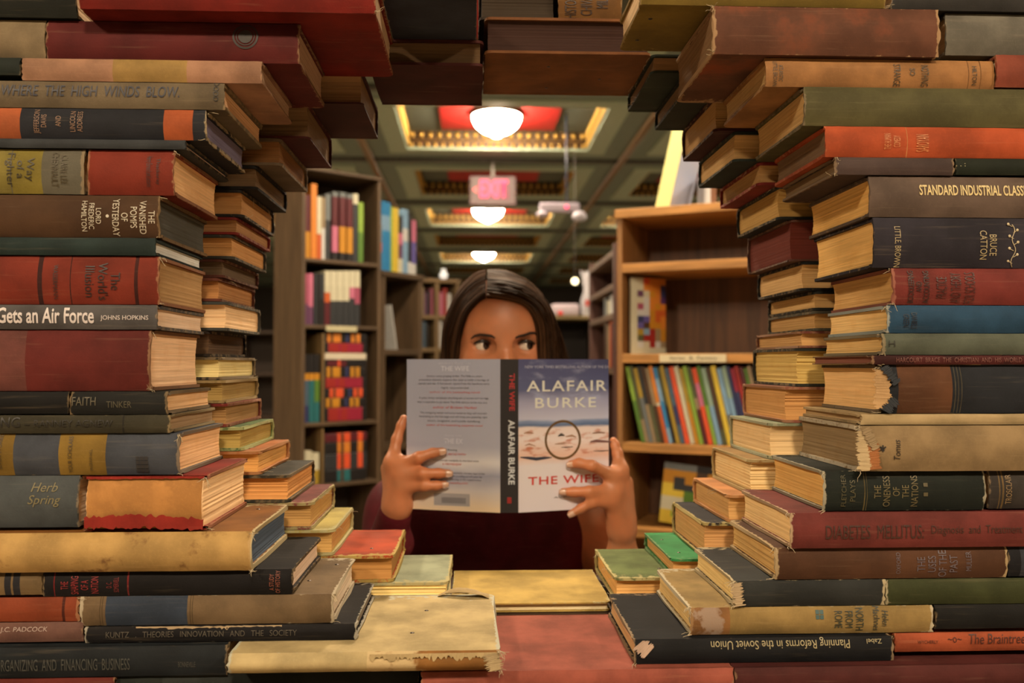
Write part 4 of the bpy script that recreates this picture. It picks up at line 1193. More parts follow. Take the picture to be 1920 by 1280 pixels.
DBK = [(1160, 1168, [(0, 'green'), (.55, 'lime')], 'green and lime'), (1168, 1175, [(0, 'tan'), (.3, 'olive')], 'olive'), (1175, 1183, [(0, 'grey'), (.6, 'mustard')], 'grey and mustard'), (1183, 1190, [(0, 'tan'), (.5, 'charcoal')], 'charcoal'), (1190, 1198, [(0, 'olive'), (.5, 'brown')], 'brown-olive'),
       (1198, 1205, [(0, 'brown'), (.5, 'tan')], 'tan and brown'), (1205, 1213, [(0, 'rust'), (.48, 'cream'), (.52, 'orange')], 'orange and rust'), (1213, 1221, [(0, 'sky'), (.2, 'blue'), (.55, 'sky'), (.85, 'blue')], 'light blue'), (1221, 1227, [(0, 'black'), (.5, 'olive')], 'dark olive'), (1227, 1235, [(0, 'mustard')], 'mustard'),
       (1235, 1244, [(0, 'slate'), (.25, 'navy'), (.5, 'slate')], 'slate blue'), (1244, 1254, [(0, 'scarlet')], 'scarlet orange'), (1254, 1263, [(0, 'cream')], 'cream'), (1263, 1271, [(0, 'amber'), (.55, 'mustard')], 'amber'), (1271, 1280, [(0, 'lime')], 'lime green'), (1280, 1288, [(0, 'maroon'), (.45, 'tan'), (.6, 'olive')], 'maroon and olive'),
       (1288, 1298, [(0, 'scarlet'), (.5, 'pink'), (.8, 'scarlet')], 'scarlet and pink'), (1298, 1306, [(0, 'lime'), (.5, 'green')], 'grass green'), (1306, 1316, [(0, 'sky'), (.5, 'mint')], 'pale mint blue'), (1316, 1325, [(0, 'olive'), (.2, 'brown')], 'chocolate brown'), (1325, 1336, [(0, 'yellow')], 'clear yellow'), (1336, 1346, [(0, 'grey'), (.4, 'sky')], 'grey-blue'),
       (1346, 1356, [(0, 'sky'), (.6, 'mint')], 'silvery mint'), (1356, 1363, [(0, 'blue'), (.3, 'navy')], 'navy blue'), (1363, 1371, [(0, 'navy'), (.7, 'magenta')], 'magenta-headed navy'), (1371, 1380, [(0, 'rust'), (.4, 'red')], 'plain red'), (1380, 1389, [(0, 'maroon')], 'dark maroon'), (1389, 1396, [(0, 'olive'), (.5, 'green')], 'mossy green'), (1396, 1404, [(0, 'tan')], 'plain tan'), (1404, 1412, [(0, 'brown')], 'plain brown'), (1412, 1421, [(0, 'red'), (.5, 'cream')], 'red and cream')]
zt_ = zs(fd, 1280, 683)
lean = -12.5
for k, (a, c, b, nm) in enumerate(DBK):
    a, c = (1168 + (q_ - 1160) * 253 / 261 for q_ in (a, c))
    hgt = (zt_ - shD[2]) / math.cos(math.radians(lean)) * (.985 + .015 * math.sin(k * 2.3)) - .006
    off = math.tan(math.radians(-lean)) * (zt_ - shD[2])
    ua = ud(a) + off
    tk = (ud(c) - ud(a)) * math.cos(math.radians(lean)) - .0004
    o = shelf_book(fd, ua, ua + tk, shD[2] + .0006, hgt, b, dep=.17, lean=lean, label=f'thin {nm} picture book leaning in the long colourful row', name='picture_book')
    # lowest corner rests on the shelf
    o.location = fd.at(ua, .012, shD[2] + .0006)


def face_book(fr, name, label, w, h, t, u0, z0, grid, yaw=0.0, tilt=0.0, curl=0.0, depth_off=.03, lean=0.0):
    """thin book shown cover-out; grid = rows (top first) of colour names printed on the cover"""
    nr, nc = len(grid), len(grid[0])
    names = sorted({c for r in grid for c in r})
    mats = [plain(A(*PAL[c]), .4, var=.1) for c in names] + [paper(A(215, 180, 130))]
    r = empty(name, (0, 0, 0))
    mb = MB()
    ss = 2
    for i in range(nr):
        for j in range(nc):
            x0, x1 = w * j / nc, w * (j + 1) / nc
            za, zb_ = h * (1 - (i + 1) / nr), h * (1 - i / nr)
            cy = lambda x: -curl * (x / w) ** 2
            mb.add([(x0, cy(x0), za), (x1, cy(x1), za), (x1, cy(x1), zb_), (x0, cy(x0), zb_)], [(0, 1, 2, 3)], names.index(grid[i][j]))
    mb.build('printed_cover', mats, r)
    pb = MB()
    n = 6
    for j in range(n):
        x0, x1 = w * j / n, w * (j + 1) / n
        y0, y1 = -curl * (x0 / w) ** 2 + .0004, -curl * (x1 / w) ** 2 + .0004
        v = [(x0, y0, .001), (x1, y1, .001), (x1, y1 + t, .001), (x0, y0 + t, .001), (x0, y0, h - .001), (x1, y1, h - .001), (x1, y1 + t, h - .001), (x0, y0 + t, h - .001)]
        pb.add(v, [(0, 3, 2, 1), (4, 5, 6, 7), (2, 3, 7, 6)] + ([(0, 4, 7, 3)] if j == 0 else []) + ([(1, 2, 6, 5)] if j == n - 1 else []))
    pb.build('page_block', mats[-1], r)
    r.matrix_world = Matrix.Translation(fr.at(u0, depth_off, z0)) @ Matrix.Rotation(fr.a + math.radians(yaw), 4, 'Z') @ Matrix.Rotation(math.radians(lean), 4, 'X') @ Matrix.Rotation(math.radians(tilt), 4, 'Y')
    return tag(r, label, 'book', 'books shown on the oak bookcase')


g = [['cream', 'cream', 'scarlet', 'orange', 'orange', 'orange'], ['cream', 'cream', 'orange', 'orange', 'orange', 'navy'], ['cream', 'plum', 'cream', 'amber', 'orange', 'navy'], ['cream', 'cream', 'white', 'orange', 'orange', 'purple'], ['cream', 'rose', 'white', 'orange', 'amber', 'orange'],
     ['cream', 'white', 'white', 'amber', 'rust', 'rust'], ['cream', 'navy', 'violet', 'amber', 'rust', 'orange'], ['cream', 'violet', 'brown', 'amber', 'amber', 'orange'], ['cream', 'mustard', 'sky', 'red', 'tan', 'amber'], ['cream', 'olive', 'red', 'red', 'tan', 'amber'], ['cream', 'white', 'cream', 'red', 'white', 'tan'], ['cream', 'cream', 'cream', 'cream', 'cream', 'cream']]
h_ = zs(fd, 1195, 517) - shD[1]
face_book(fd, 'comic_book', 'orange and cream comic book standing cover-out alone on the empty shelf', .125, h_, .006, .029, shD[1] + .0005, g, yaw=48, curl=-.02, depth_off=.035)
g2 = [['grey', 'grey', 'grey', 'black', 'black'], ['amber', 'amber', 'amber', 'brown', 'amber'], ['amber', 'charcoal', 'amber', 'maroon', 'amber'], ['yellow', 'charcoal', 'charcoal', 'maroon', 'brown'], ['yellow', 'yellow', 'green', 'amber', 'tan'], ['cream', 'cream', 'green', 'yellow', 'olive'], ['cream', 'cream', 'green', 'tan', 'olive'], ['yellow', 'lime', 'green', 'yellow', 'yellow'], ['yellow', 'yellow', 'yellow', 'yellow', 'yellow']]
face_book(fd, 'picture_book', 'yellow picture book shown cover-out on the dark bottom shelf', .15, zs(fd, 1250, 880) - shD[3], .01, ud(1226, 990), shD[3] + .015, g2, tilt=5, depth_off=.05, lean=-4)

# white books on top of the oak case
def slab_book(label, px, py, w, t, h, yaw, tilt, spine, cover, name='hardcover_book'):
    uu = ud(px, py)
    r = empty(name, (0, 0, 0))
    m = MB(); m.box((0, 0, 0), (t, .0022, h), 0, .0008); m.build('spine', plain(A(*spine), .45, var=.05), r)
    for x, nm in ((0, 'board'), (t - .0022, 'board')):
        m = MB(); m.box((x, .0022, 0), (x + .0022, w, h), 0, .0006); m.build(nm, plain(A(*cover), .4, var=.06, scale=12.0), r)
    m = MB(); m.box((.0024, .003, .002), (t - .0024, w - .003, h - .002)); m.build('page_block', paper(A(225, 195, 150)), r)
    r.matrix_world = Matrix.Translation(fd.at(uu, .05, ztD + .0245 + t * math.sin(math.radians(max(0, tilt))))) @ Matrix.Rotation(fd.a + math.radians(yaw), 4, 'Z') @ Matrix.Rotation(math.radians(tilt), 4, 'Y')
    return tag(r, label, 'book', 'books shown on the oak bookcase')


slab_book('tall white book with a pale yellow spine tilted on top of the oak case', 1219, 388, .13, .042, .235, -10, 14, (250, 225, 130), (235, 225, 225))
slab_book('small brown-spined white book on top of the oak case', 1325, 386, .12, .016, .10, 30, 0, (150, 90, 50), (225, 205, 175))

# E, F: cases behind on the right-hand side of the aisle
ff = Frame(1159, 2.9, 90)
fE = Frame(1030, 6.0, 0)
zE = zs(fE, 1080, 592)
bookcase(fE, 'dark low case in the far aisle with white parcels on top', fE.hit(1118, 600)[0], .4, zE - .02, [1.2, .8, .4, .1], wood(A(70, 50, 30), 2), wood(A(150, 118, 62), 0), plain(A(40, 30, 22), .8))
rF = tag(empty('bookcase', (.46, 2.95, 0)), 'narrow dark red-brown bookcase seen edge-on behind the oak case', 'bookcase', 'wooden bookcases of the shop')
MF = wood(A(98, 56, 40), 2)
zF = P(1150, 455, 2.95).z
for y0 in (0, .62):
    m = MB(); m.box((0, y0, 0), (.26, y0 + .03, zF), bev=.002); m.build('side_panel', MF, rF)
for z_ in [P(1135, y, 3.1).z for y in (537, 590, 690)] + [.9, .5, .1, zF - .02]:
    m = MB(); m.box((0, .03, z_ - .02), (.25, .62, z_), bev=.0015); m.build('shelf', wood(A(130, 92, 60), 1), rF)
m = MB(); m.box((.25, .03, .01), (.26, .62, zF)); m.build('back_panel', DB, rF)
for k, (y0, y1, h_, cn) in enumerate(((3.05, 3.08, .065, 'white'), (3.10, 3.15, .05, 'cream'), (3.18, 3.23, .065, 'grey'))):
    m = MB(); m.box((0, 0, 0), (.12, y1 - y0, h_), bev=.002); o = m.build('paperback_book', plain(A(*PAL[cn]), .5)); o.location = (.466, y0, P(1135, 590, 3.1).z + .0005)
    tag(o, f'{cn} paperback on the middle ledge of the narrow red-brown case', 'book', 'paperbacks in the narrow red-brown case')
for k, (y0, y1, h_, cn) in enumerate(((3.02, 3.06, .15, 'maroon'), (3.06, 3.10, .16, 'rust'), (3.10, 3.15, .15, 'tan'), (3.16, 3.22, .16, 'brown'))):
    m = MB(); m.box((0, 0, 0), (.12, y1 - y0 - .001, h_), bev=.002); o = m.build('paperback_book', plain(A(*PAL[cn]), .5)); o.location = (.466, y0, P(1135, 690, 3.1).z + .0005)
    tag(o, f'{cn} paperback on the lower ledge of the narrow red-brown case', 'book', 'paperbacks in the narrow red-brown case')
q = P(1062, 576, 6.05)
m = MB(); m.box((-.10, 0, 0), (.09, .16, .085), bev=.02); o = m.build('parcel', plain(A(205, 175, 160), .6), smooth=True); o.location = (q.x, q.y, zE + .0005); tag(o, 'pale rounded parcel with a red spot on the far low case', 'parcel')
m = MB(); m.ball((0, 0, 0), .018, 10, 6, sc=(1, .3, 1)); o2 = m.build('red_spot', plain(A(235, 60, 50), .5), o, True); o2.location = (-.04, -.002, .02)
r = tag(empty('paper_bag', (P(1104, 560, 6.1).x, 6.1, zE + .0005)), 'crumpled white paper bag with a red sticker on the far low case', 'bag')
mb = MB(); rnd = random.Random(5)
v = []
for i in range(7):
    for k in range(12):
        a = 2 * math.pi * k / 12
        rr = (.05, .055, .05, .045, .04, .045, .06)[i] * rnd.uniform(.8, 1.2)
        v.append((rr * math.cos(a), rr * .7 * math.sin(a), .05 * i * rnd.uniform(.92, 1.08)))
mb.add(v, [(i * 12 + k, i * 12 + (k + 1) % 12, i * 12 + 12 + (k + 1) % 12, i * 12 + 12 + k) for i in range(6) for k in range(12)] + [tuple(range(12))])
mb.build('bag_body', plain(A(225, 205, 185), .7), r)
m = MB(); m.box((-.03, -.046, .07), (.012, -.043, .11)); m.build('sticker', plain(A(240, 90, 70), .5), r)
q = P(1078, 527, 6.0)
r = tag(empty('pendant_bulb', q), 'tiny bare lit bulb hanging over the far low case', 'lamp')
m = MB(); m.ball((0, 0, 0), .022, 12, 8); m.build('bulb', plain((1, .9, .6), .3, emit=(1, .85, .5), es=4, var=0), r, True)
m = MB(); m.tube([(0, 0, .02), (0, 0, CEIL - q.z)], .0018, 6); m.build('cord', plain((.05, .05, .05), .5), r)
# dim cases lining the far aisles
for k, (x, y, lb) in enumerate(((-1.9, 7.4, 'dim bookcase deep in the aisle past the low lighter case'), (1.15, 8.2, 'dim bookcase deep in the aisle past the parcels'), (-.3, 13.5, 'dim bookcase across the far end of the aisle'), (2.2, 4.6, 'dim bookcase behind the oak bookcase'))):
    f2 = Frame(888, y, 0); f2.o.x = x
    bookcase(f2, lb, 1.1 if k != 2 else 1.8, .35, 1.72, [1.4, 1.05, .7, .35, .08], wood(A(74, 52, 34), 2), wood(A(80, 56, 36), 0), DB)
# ------------------------------------------------------------------ the woman: one skin surface from a blended distance field
def v3(*a):
    return np.array(a, dtype=np.float64)


class Field:
    """smooth unions of limbs; every part is evaluated only near itself"""
    def __init__(s):
        s.ops = []

    def cap(s, a, b, ra, rb, k=.006):
        a, b = np.array(a, float), np.array(b, float)
        R_ = max(ra, rb)
        s.ops.append(('cap', (a, b, ra, rb), k, np.minimum(a, b) - R_, np.maximum(a, b) + R_, 0))

    def ell(s, c, r, k=.01, sub=0):
        c, r = np.array(c, float), np.array(r, float)
        s.ops.append(('ell', (c, r), k, c - r, c + r, sub))

    def sample(s, X, Y, Z):
        D = np.full(np.broadcast(X, Y, Z).shape, 1.0)
        xs, ys, zs_ = X.ravel(), Y.ravel(), Z.ravel()
        for kind, prm, k, lo, hi, sub in s.ops:
            mg = k + .012
            sl = []
            for ax, l, h in ((xs, lo[0], hi[0]), (ys, lo[1], hi[1]), (zs_, lo[2], hi[2])):
                i0, i1 = np.searchsorted(ax, l - mg), np.searchsorted(ax, h + mg)
                sl.append(slice(i0, i1))
            if any(q.stop <= q.start for q in sl): continue
            x, y, z = X[sl[0]], Y[:, sl[1]], Z[:, :, sl[2]]
            if kind == 'cap':
                a, b, ra, rb = prm
                d = b - a
                t = np.clip(((x - a[0]) * d[0] + (y - a[1]) * d[1] + (z - a[2]) * d[2]) / max(1e-12, d @ d), 0, 1)
                v = np.sqrt((x - a[0] - t * d[0]) ** 2 + (y - a[1] - t * d[1]) ** 2 + (z - a[2] - t * d[2]) ** 2) - (ra + (rb - ra) * t)
            else:
                c, r = prm
                px_, py_, pz_ = (x - c[0]) / r[0], (y - c[1]) / r[1], (z - c[2]) / r[2]
                k0 = np.sqrt(px_ ** 2 + py_ ** 2 + pz_ ** 2)
                k1 = np.sqrt((px_ / r[0]) ** 2 + (py_ / r[1]) ** 2 + (pz_ / r[2]) ** 2) + 1e-9
                v = k0 * (k0 - 1) / k1
            S = D[sl[0], sl[1], sl[2]]
            if sub:
                h = np.maximum(k - np.abs(S + v), 0) / k
                D[sl[0], sl[1], sl[2]] = np.maximum(S, -v) + h * h * k / 4
            else:
                h = np.maximum(k - np.abs(S - v), 0) / k
                D[sl[0], sl[1], sl[2]] = np.minimum(S, v) - h * h * k / 4
        return D

    def mesh(s, lo, hi, h):
        ax = [np.arange(l, u + h, h) for l, u in zip(lo, hi)]
        D = s.sample(ax[0][:, None, None], ax[1][None, :, None], ax[2][None, None, :])
        return nets(D, np.array(lo), h)


def nets(D, lo, h):
    S = D < 0
    nx, ny, nz = (n - 1 for n in D.shape)
    off = [(i, j, k) for i in (0, 1) for j in (0, 1) for k in (0, 1)]
    cnt = np.zeros((nx, ny, nz), np.int8)
    for i, j, k in off:
        cnt += S[i:i + nx, j:j + ny, k:k + nz]
    act = np.argwhere((cnt > 0) & (cnt < 8))
    idx = np.full((nx, ny, nz), -1, np.int64)
    idx[act[:, 0], act[:, 1], act[:, 2]] = np.arange(len(act))
    val = np.stack([D[act[:, 0] + i, act[:, 1] + j, act[:, 2] + k] for i, j, k in off], 1)
    acc = np.zeros((len(act), 3)); num = np.zeros(len(act))
    O = np.array(off, float)
    for a in range(8):
        for b in range(a + 1, 8):
            if abs(O[a] - O[b]).sum() != 1: continue
            va, vb = val[:, a], val[:, b]
            cr = (va < 0) != (vb < 0)
            t = np.where(cr, va / np.where(cr, va - vb, 1), 0)
            acc += np.where(cr[:, None], O[a] + t[:, None] * (O[b] - O[a]), 0)
            num += cr
    V = lo + (act + acc / num[:, None]) * h
    Fq = []
    for ax in range(3):
        o1, o2 = [(1, 2), (2, 0), (0, 1)][ax]
        A_ = np.take(S, range(0, S.shape[ax] - 1), ax)
        B_ = np.take(S, range(1, S.shape[ax]), ax)
        e = np.argwhere(A_ != B_)
        ok = (e[:, o1] > 0) & (e[:, o2] > 0) & (e[:, o1] < [nx, ny, nz][o1]) & (e[:, o2] < [nx, ny, nz][o2])
        e = e[ok]
        d1 = np.zeros(3, int); d1[o1] = 1
        d2 = np.zeros(3, int); d2[o2] = 1
        g = lambda q: idx[q[:, 0], q[:, 1], q[:, 2]]
        q = np.stack([g(e - d1 - d2), g(e - d2), g(e), g(e - d1)], 1)
        fl = A_[e[:, 0], e[:, 1], e[:, 2]]
        q[~fl] = q[~fl][:, ::-1]
        Fq.append(q)
    return V, np.concatenate(Fq)


def join_mesh(name, blocks):
    V, Fq, n = [], [], 0
    for v, f in blocks:
        V.append(v); Fq.append(f + n); n += len(v)
    V, Fq = np.concatenate(V), np.concatenate(Fq)
    me = bpy.data.meshes.new(name)
    me.vertices.add(len(V)); me.vertices.foreach_set('co', V.astype(np.float32).ravel())
    me.loops.add(Fq.size); me.loops.foreach_set('vertex_index', Fq.astype(np.int32).ravel())
    me.polygons.add(len(Fq)); me.polygons.foreach_set('loop_start', np.arange(0, Fq.size, 4, dtype=np.int32))
    me.update(calc_edges=True); me.validate()
    me.shade_smooth()
    return me


# the paperback she holds: spine towards us, covers swept back
YS = 1.21
SL, SR = P(938, 800, YS).x, P(972, 800, YS).x
ZT, ZB = P(955, 673, YS).z, P(955, 961, YS).z
CWD = .134
ANG = math.atan2(.042, .1275)


def cover_y(x):
    return YS + (max(0, SL - x) + max(0, x - SR)) * math.tan(ANG)


def on_cover(px, py, d):
    """point in front of (d < 0) or behind the held paperback's covers"""
    Y = YS
    for _ in range(6):
        Y = cover_y(P(px, py, Y).x) + d
    return np.array(P(px, py, Y))


def at(px, py, Y):
    return np.array(P(px, py, Y))


# head frame: origin midway between the eyes
EO = at(945, 649, 1.36)
hd = lambda x, y, z: (EO[0] + x, EO[1] - y, EO[2] + z)
B = Field()
# skull and face
B.ell(hd(0, -.087, .026), (.072, .094, .086), .01)
B.ell(hd(0, -.046, -.012), (.066, .054, .075), .03)
B.ell(hd(0, -.044, -.062), (.050, .046, .056), .03)
B.ell(hd(0, -.014, -.103), (.020, .017, .016), .03)
B.ell(hd(0, -.016, .048), (.050, .020, .036), .04)
for sx in (-1, 1):
    B.ell(hd(sx * .043, -.026, -.026), (.020, .016, .016), .024)
    B.cap(hd(sx * .012, -.003, .020), hd(sx * .044, -.016, .022), .0075, .006, .016)
    B.ell(hd(sx * .073, -.085, -.012), (.006, .018, .030), .006)      # ears, under the hair
B.cap(hd(.002, -.008, .012), hd(.004, .010, -.020), .0065, .0078, .014)
B.cap(hd(.004, .010, -.020), hd(.005, .018, -.036), .0078, .0098, .010)
for sx in (-1, 1):
    B.ell(hd(.004 + sx * .011, .006, -.039), (.0075, .009, .0065), .008)
B.ell(hd(.002, .001, -.066), (.022, .009, .006), .008)
B.ell(hd(.002, .001, -.075), (.019, .009, .007), .006)
# eye sockets, then lids around the eyeballs, then the almond opening
EYES = ((-.0325, .001), (.0335, .001))
for ex, ez in EYES:
    B.ell(hd(ex, .006, ez), (.0195, .011, .0125), .012, 1)
    B.ell(hd(ex, -.0135, ez), (.0150, .0140, .0138), .005)
    B.ell(hd(ex, .002, ez - .0004), (.0160, .0125, .0071), .0025, 1)
# neck and trunk
B.cap(hd(0, -.075, -.06), hd(0, -.10, -.20), .052, .054, .03)
SHL, SHR = v3(-.115, 1.51, CZ - .245), v3(.206, 1.475, CZ - .243)
B.cap(SHL, SHR, .050, .050, .04)
B.ell((.045, 1.51, CZ - .37), (.150, .092, .16), .05)
B.ell((-.02, 1.43, CZ - .40), (.062, .050, .062), .04)
B.ell((.11, 1.43, CZ - .40), (.062, .050, .062), .04)
B.ell((.045, 1.52, CZ - .60), (.125, .088, .17), .06)
B.ell((.045, 1.53, CZ - .76), (.155, .10, .13), .06)
# arms
ELL, WRL = v3(-.170, 1.385, CZ - .42), at(745, 946, 1.248)
ELR, WRR = v3(.262, 1.400, CZ - .47), at(1166, 990, 1.258)
B.cap(SHL, ELL, .046, .038, .03); B.cap(ELL, WRL, .036, .0180, .012)
B.cap(SHR, ELR, .044, .037, .03); B.cap(ELR, WRR + v3(.004, .02, -.05), .036, .0225, .012); B.cap(WRR + v3(.004, .02, -.05), WRR, .0225, .0172, .015)


def finger(pts, rad, k0=.012):
    for i in range(len(pts) - 1):
        B.cap(pts[i], pts[i + 1], rad[i], rad[i + 1], k0 if i == 0 else .004)


# hand on the back cover
m_i, m_m, m_r, m_p = at(735, 868, 1.244), on_cover(748, 872, -.016), on_cover(752, 891, -.018), on_cover(758, 912, -.016)
for q, r0 in ((m_i, .0105), (m_m, .0108), (m_r, .0105), (m_p, .0100)):
    B.cap(WRL, q, .0150, r0 * .93, .011)
B.cap(at(728, 878, 1.258), at(740, 930, 1.256), .0105, .0140, .010)
finger([m_i, at(744, 824, 1.253), at(752, 798, 1.257), at(757, 784, 1.258)], [.0092, .0072, .0060, .0050])
finger([m_m, on_cover(785, 857, -.0225), on_cover(811, 849, -.0125), on_cover(829, 846, -.0075)], [.0090, .0073, .0064, .0054])
finger([m_r, on_cover(792, 887, -.0225), on_cover(822, 887, -.0125), on_cover(841, 887, -.0075)], [.0090, .0072, .0064, .0054])
finger([m_p, on_cover(795, 911, -.019), on_cover(818, 910, -.012), on_cover(834, 908, -.0070)], [.0084, .0066, .0057, .0048])
finger([at(742, 915, 1.272), on_cover(768, 893, .026), on_cover(795, 872, .022)], [.013, .0105, .0080])
TIPS = [(on_cover(829, 846, -.0075), on_cover(811, 849, -.0125), .0054), (on_cover(841, 887, -.0075), on_cover(822, 887, -.0125), .0054), (on_cover(834, 908, -.0070), on_cover(818, 910, -.012), .0048)]
# hand on the front cover
n_i, n_m, n_r, n_p = at(1163, 882, 1.246), on_cover(1150, 893, -.018), on_cover(1151, 921, -.020), on_cover(1144, 938, -.018)
for q, r0 in ((n_i, .0105), (n_m, .0110), (n_r, .0108), (n_p, .0105)):
    B.cap(WRR, q, .0150, r0 * .95, .011)
B.cap(at(1172, 905, 1.258), at(1172, 965, 1.258), .0115, .0140, .010)
finger([n_i, at(1158, 850, 1.253), at(1153, 834, 1.257), at(1150, 826, 1.258)], [.0094, .0073, .0062, .0050])
finger([n_m, on_cover(1110, 873, -.0260), on_cover(1086, 868, -.0135), on_cover(1071, 870, -.0075)], [.0092, .0074, .0065, .0054])
finger([n_r, on_cover(1106, 921, -.0240), on_cover(1076, 922, -.0130), on_cover(1056, 922, -.0075)], [.0092, .0073, .0065, .0054])
finger([n_p, on_cover(1111, 942, -.0230), on_cover(1089, 953, -.0150), on_cover(1071, 963, -.0120)], [.0088, .0069, .0060, .0050])
finger([at(1170, 930, 1.274), on_cover(1140, 905, .026), on_cover(1118, 880, .022)], [.013, .0105, .0080])
TIPS += [(on_cover(1071, 870, -.0075), on_cover(1086, 868, -.0135), .0054), (on_cover(1056, 922, -.0075), on_cover(1076, 922, -.0130), .0054), (on_cover(1071, 963, -.0120), on_cover(1089, 953, -.0150), .0050)]

HZ = EO[2] - .135
WLB = P(742, 975, 1.25).z
WRB = CZ - .30
blocks = [B.mesh((EO[0] - .095, 1.31, HZ), (EO[0] + .095, 1.58, EO[2] + .13), .0013),
          B.mesh((-.152, 1.17, WLB), (-.012, 1.32, CZ - .06), .0013),
          B.mesh((.085, 1.17, WRB), (.262, 1.31, CZ - .06), .0013),
          B.mesh((-.30, 1.24, CZ - .92), (.38, 1.68, HZ + .003), .003)]
SKIN_C = A(188, 112, 66, .58)
msk, nt, bs = newmat('skin')
tc = N(nt, 'ShaderNodeTexCoord').outputs['Object']
c = mixc(nt, ramp(nt, noise(nt, tc, 35.0, 4), .3, .7), sc(SKIN_C, .9), (SKIN_C[0] * 1.08, SKIN_C[1] * .98, SKIN_C[2] * .92))
nt.links.new(c, bs.inputs['Base Color'])
bs.inputs['Roughness'].default_value = .42
bs.inputs['Subsurface Weight'].default_value = .12
bs.inputs['Subsurface Radius'].default_value = (.012, .005, .003)
bump(nt, bs, noise(nt, tc, 900.0, 2), .12, .0003)
GIRL = tag(empty('person', (.045, 1.5, 0)), 'person with long dark hair in a maroon top peeking over an open paperback', 'person')
body = obj('body', join_mesh('body', blocks), msk, None)
inv = Matrix.Translation((.045, 1.5, 0))


def to_girl(o):
    o.parent = GIRL
    o.matrix_parent_inverse = inv.inverted()


to_girl(body)

# eyes: white, dark brown iris and pupil, looking past us to one side
DARK = plain((.018, .012, .008), .25, var=0, name='dark_brown')
for (ex, ez) in EYES:
    c0 = hd(ex, -.0135, ez)
    g_ = Vector((.62, -.78, .02)).normalized()
    mb = MB()
    rings = [0, .0026, .0028, .0065, .0070] + [.0124 * math.sin(a) for a in (.62, .8, 1.0, 1.25, 1.5708)]
    R_ = .0124
    a_ = g_.cross(Vector((0, 0, 1))).normalized(); b_ = a_.cross(g_)
    V, Fc, I = [], [], []
    th = [math.asin(min(1, r / R_)) for r in rings] + [1.9, 2.4, 3.1]
    for t in th:
        for k in range(24):
            q = 2 * math.pi * k / 24
            bul = 1 + (.05 * (1 - (t / .55) ** 2) if t < .55 else 0)
            p = Vector(c0) + (g_ * math.cos(t) + (a_ * math.cos(q) + b_ * math.sin(q)) * math.sin(t)) * R_ * bul
            V.append(p)
    for i in range(len(th) - 1):
        for k in range(24):
            Fc.append((i * 24 + k, i * 24 + (k + 1) % 24, i * 24 + 24 + (k + 1) % 24, i * 24 + 24 + k))
            I.append(2 if i < 2 else 1 if i < 4 else 0)
    mb.add(V, Fc); mb.i = I
    o = mb.build('eye', [plain((.72, .62, .52), .12, var=0, name='eye_white'), plain((.035, .016, .008), .1, var=.2, name='iris'), plain((.004, .003, .003), .06, var=0, name='pupil')], smooth=True)
    to_girl(o)


def skin_point(x, z, lift=.0006):
    """where a line from the camera side meets the face, in the head frame"""
    yy = np.arange(.03, -.06, -.0004)
    d = B.sample(np.array([EO[0] + x])[:, None, None], np.sort(EO[1] - yy)[None, :, None], np.array([EO[2] + z])[None, None, :])[0, :, 0]
    k = int(np.argmax(d < 0))
    return np.sort(EO[1] - yy)[k] - lift


def on_face(pts, lift=.0006):
    return [Vector((EO[0] + x, skin_point(x, z, lift), EO[2] + z)) for x, z in pts]


for s, bp in ((-1, [(-.050, .011), (-.044, .0155), (-.036, .0172), (-.027, .0162), (-.019, .0148), (-.0135, .0116)]), (1, [(.0165, .0122), (.022, .0148), (.030, .0165), (.038, .0195), (.046, .0200), (.0500, .0160)])):
    mb = MB(); rnd = random.Random(3)
    for q in range(3):
        mb.tube(on_face([(x, z + (q - 1) * .0011) for x, z in bp], .0002), [.0003, .0008, .0011, .0012, .0010, .0004] if s < 0 else [.0004, .0010, .0012, .0011, .0009, .0003], 6)
    to_girl(mb.build('eyebrow', plain((.030, .016, .010), .7, var=.2), smooth=True))
for ex, ez in EYES:
    mb = MB()
    up = []
    for k in range(9):
        t = -1 + 2 * k / 8
        x, z = ex + t * .0152, ez - .0004 + .0072 * (1 - t * t) ** .8 + .0003
        r2 = max(0, 1 - (t * .92) ** 2 - .12)
        y = -.0135 + .0150 * math.sqrt(r2) + .0004
        up.append(Vector(hd(x, y, z)))
    mb.tube(up, [.0008, .0014, .0019, .0022, .0023, .0023, .0021, .0016, .0009], 6)
    rnd = random.Random(9)
    for k in range(24):
        t = k / 23 * 7.99
        i = int(t); p = up[i].lerp(up[i + 1], t - i)
        s_ = (t - 4) / 4
        mb.tube([p, p + Vector((.002 * s_, -.0035, .002)), p + Vector((.004 * s_ + rnd.uniform(-.0005, .0005), -.0055, .0062))], [.00035, .0003, .0001], 4)
    to_girl(mb.build('eyelashes', DARK, smooth=True))

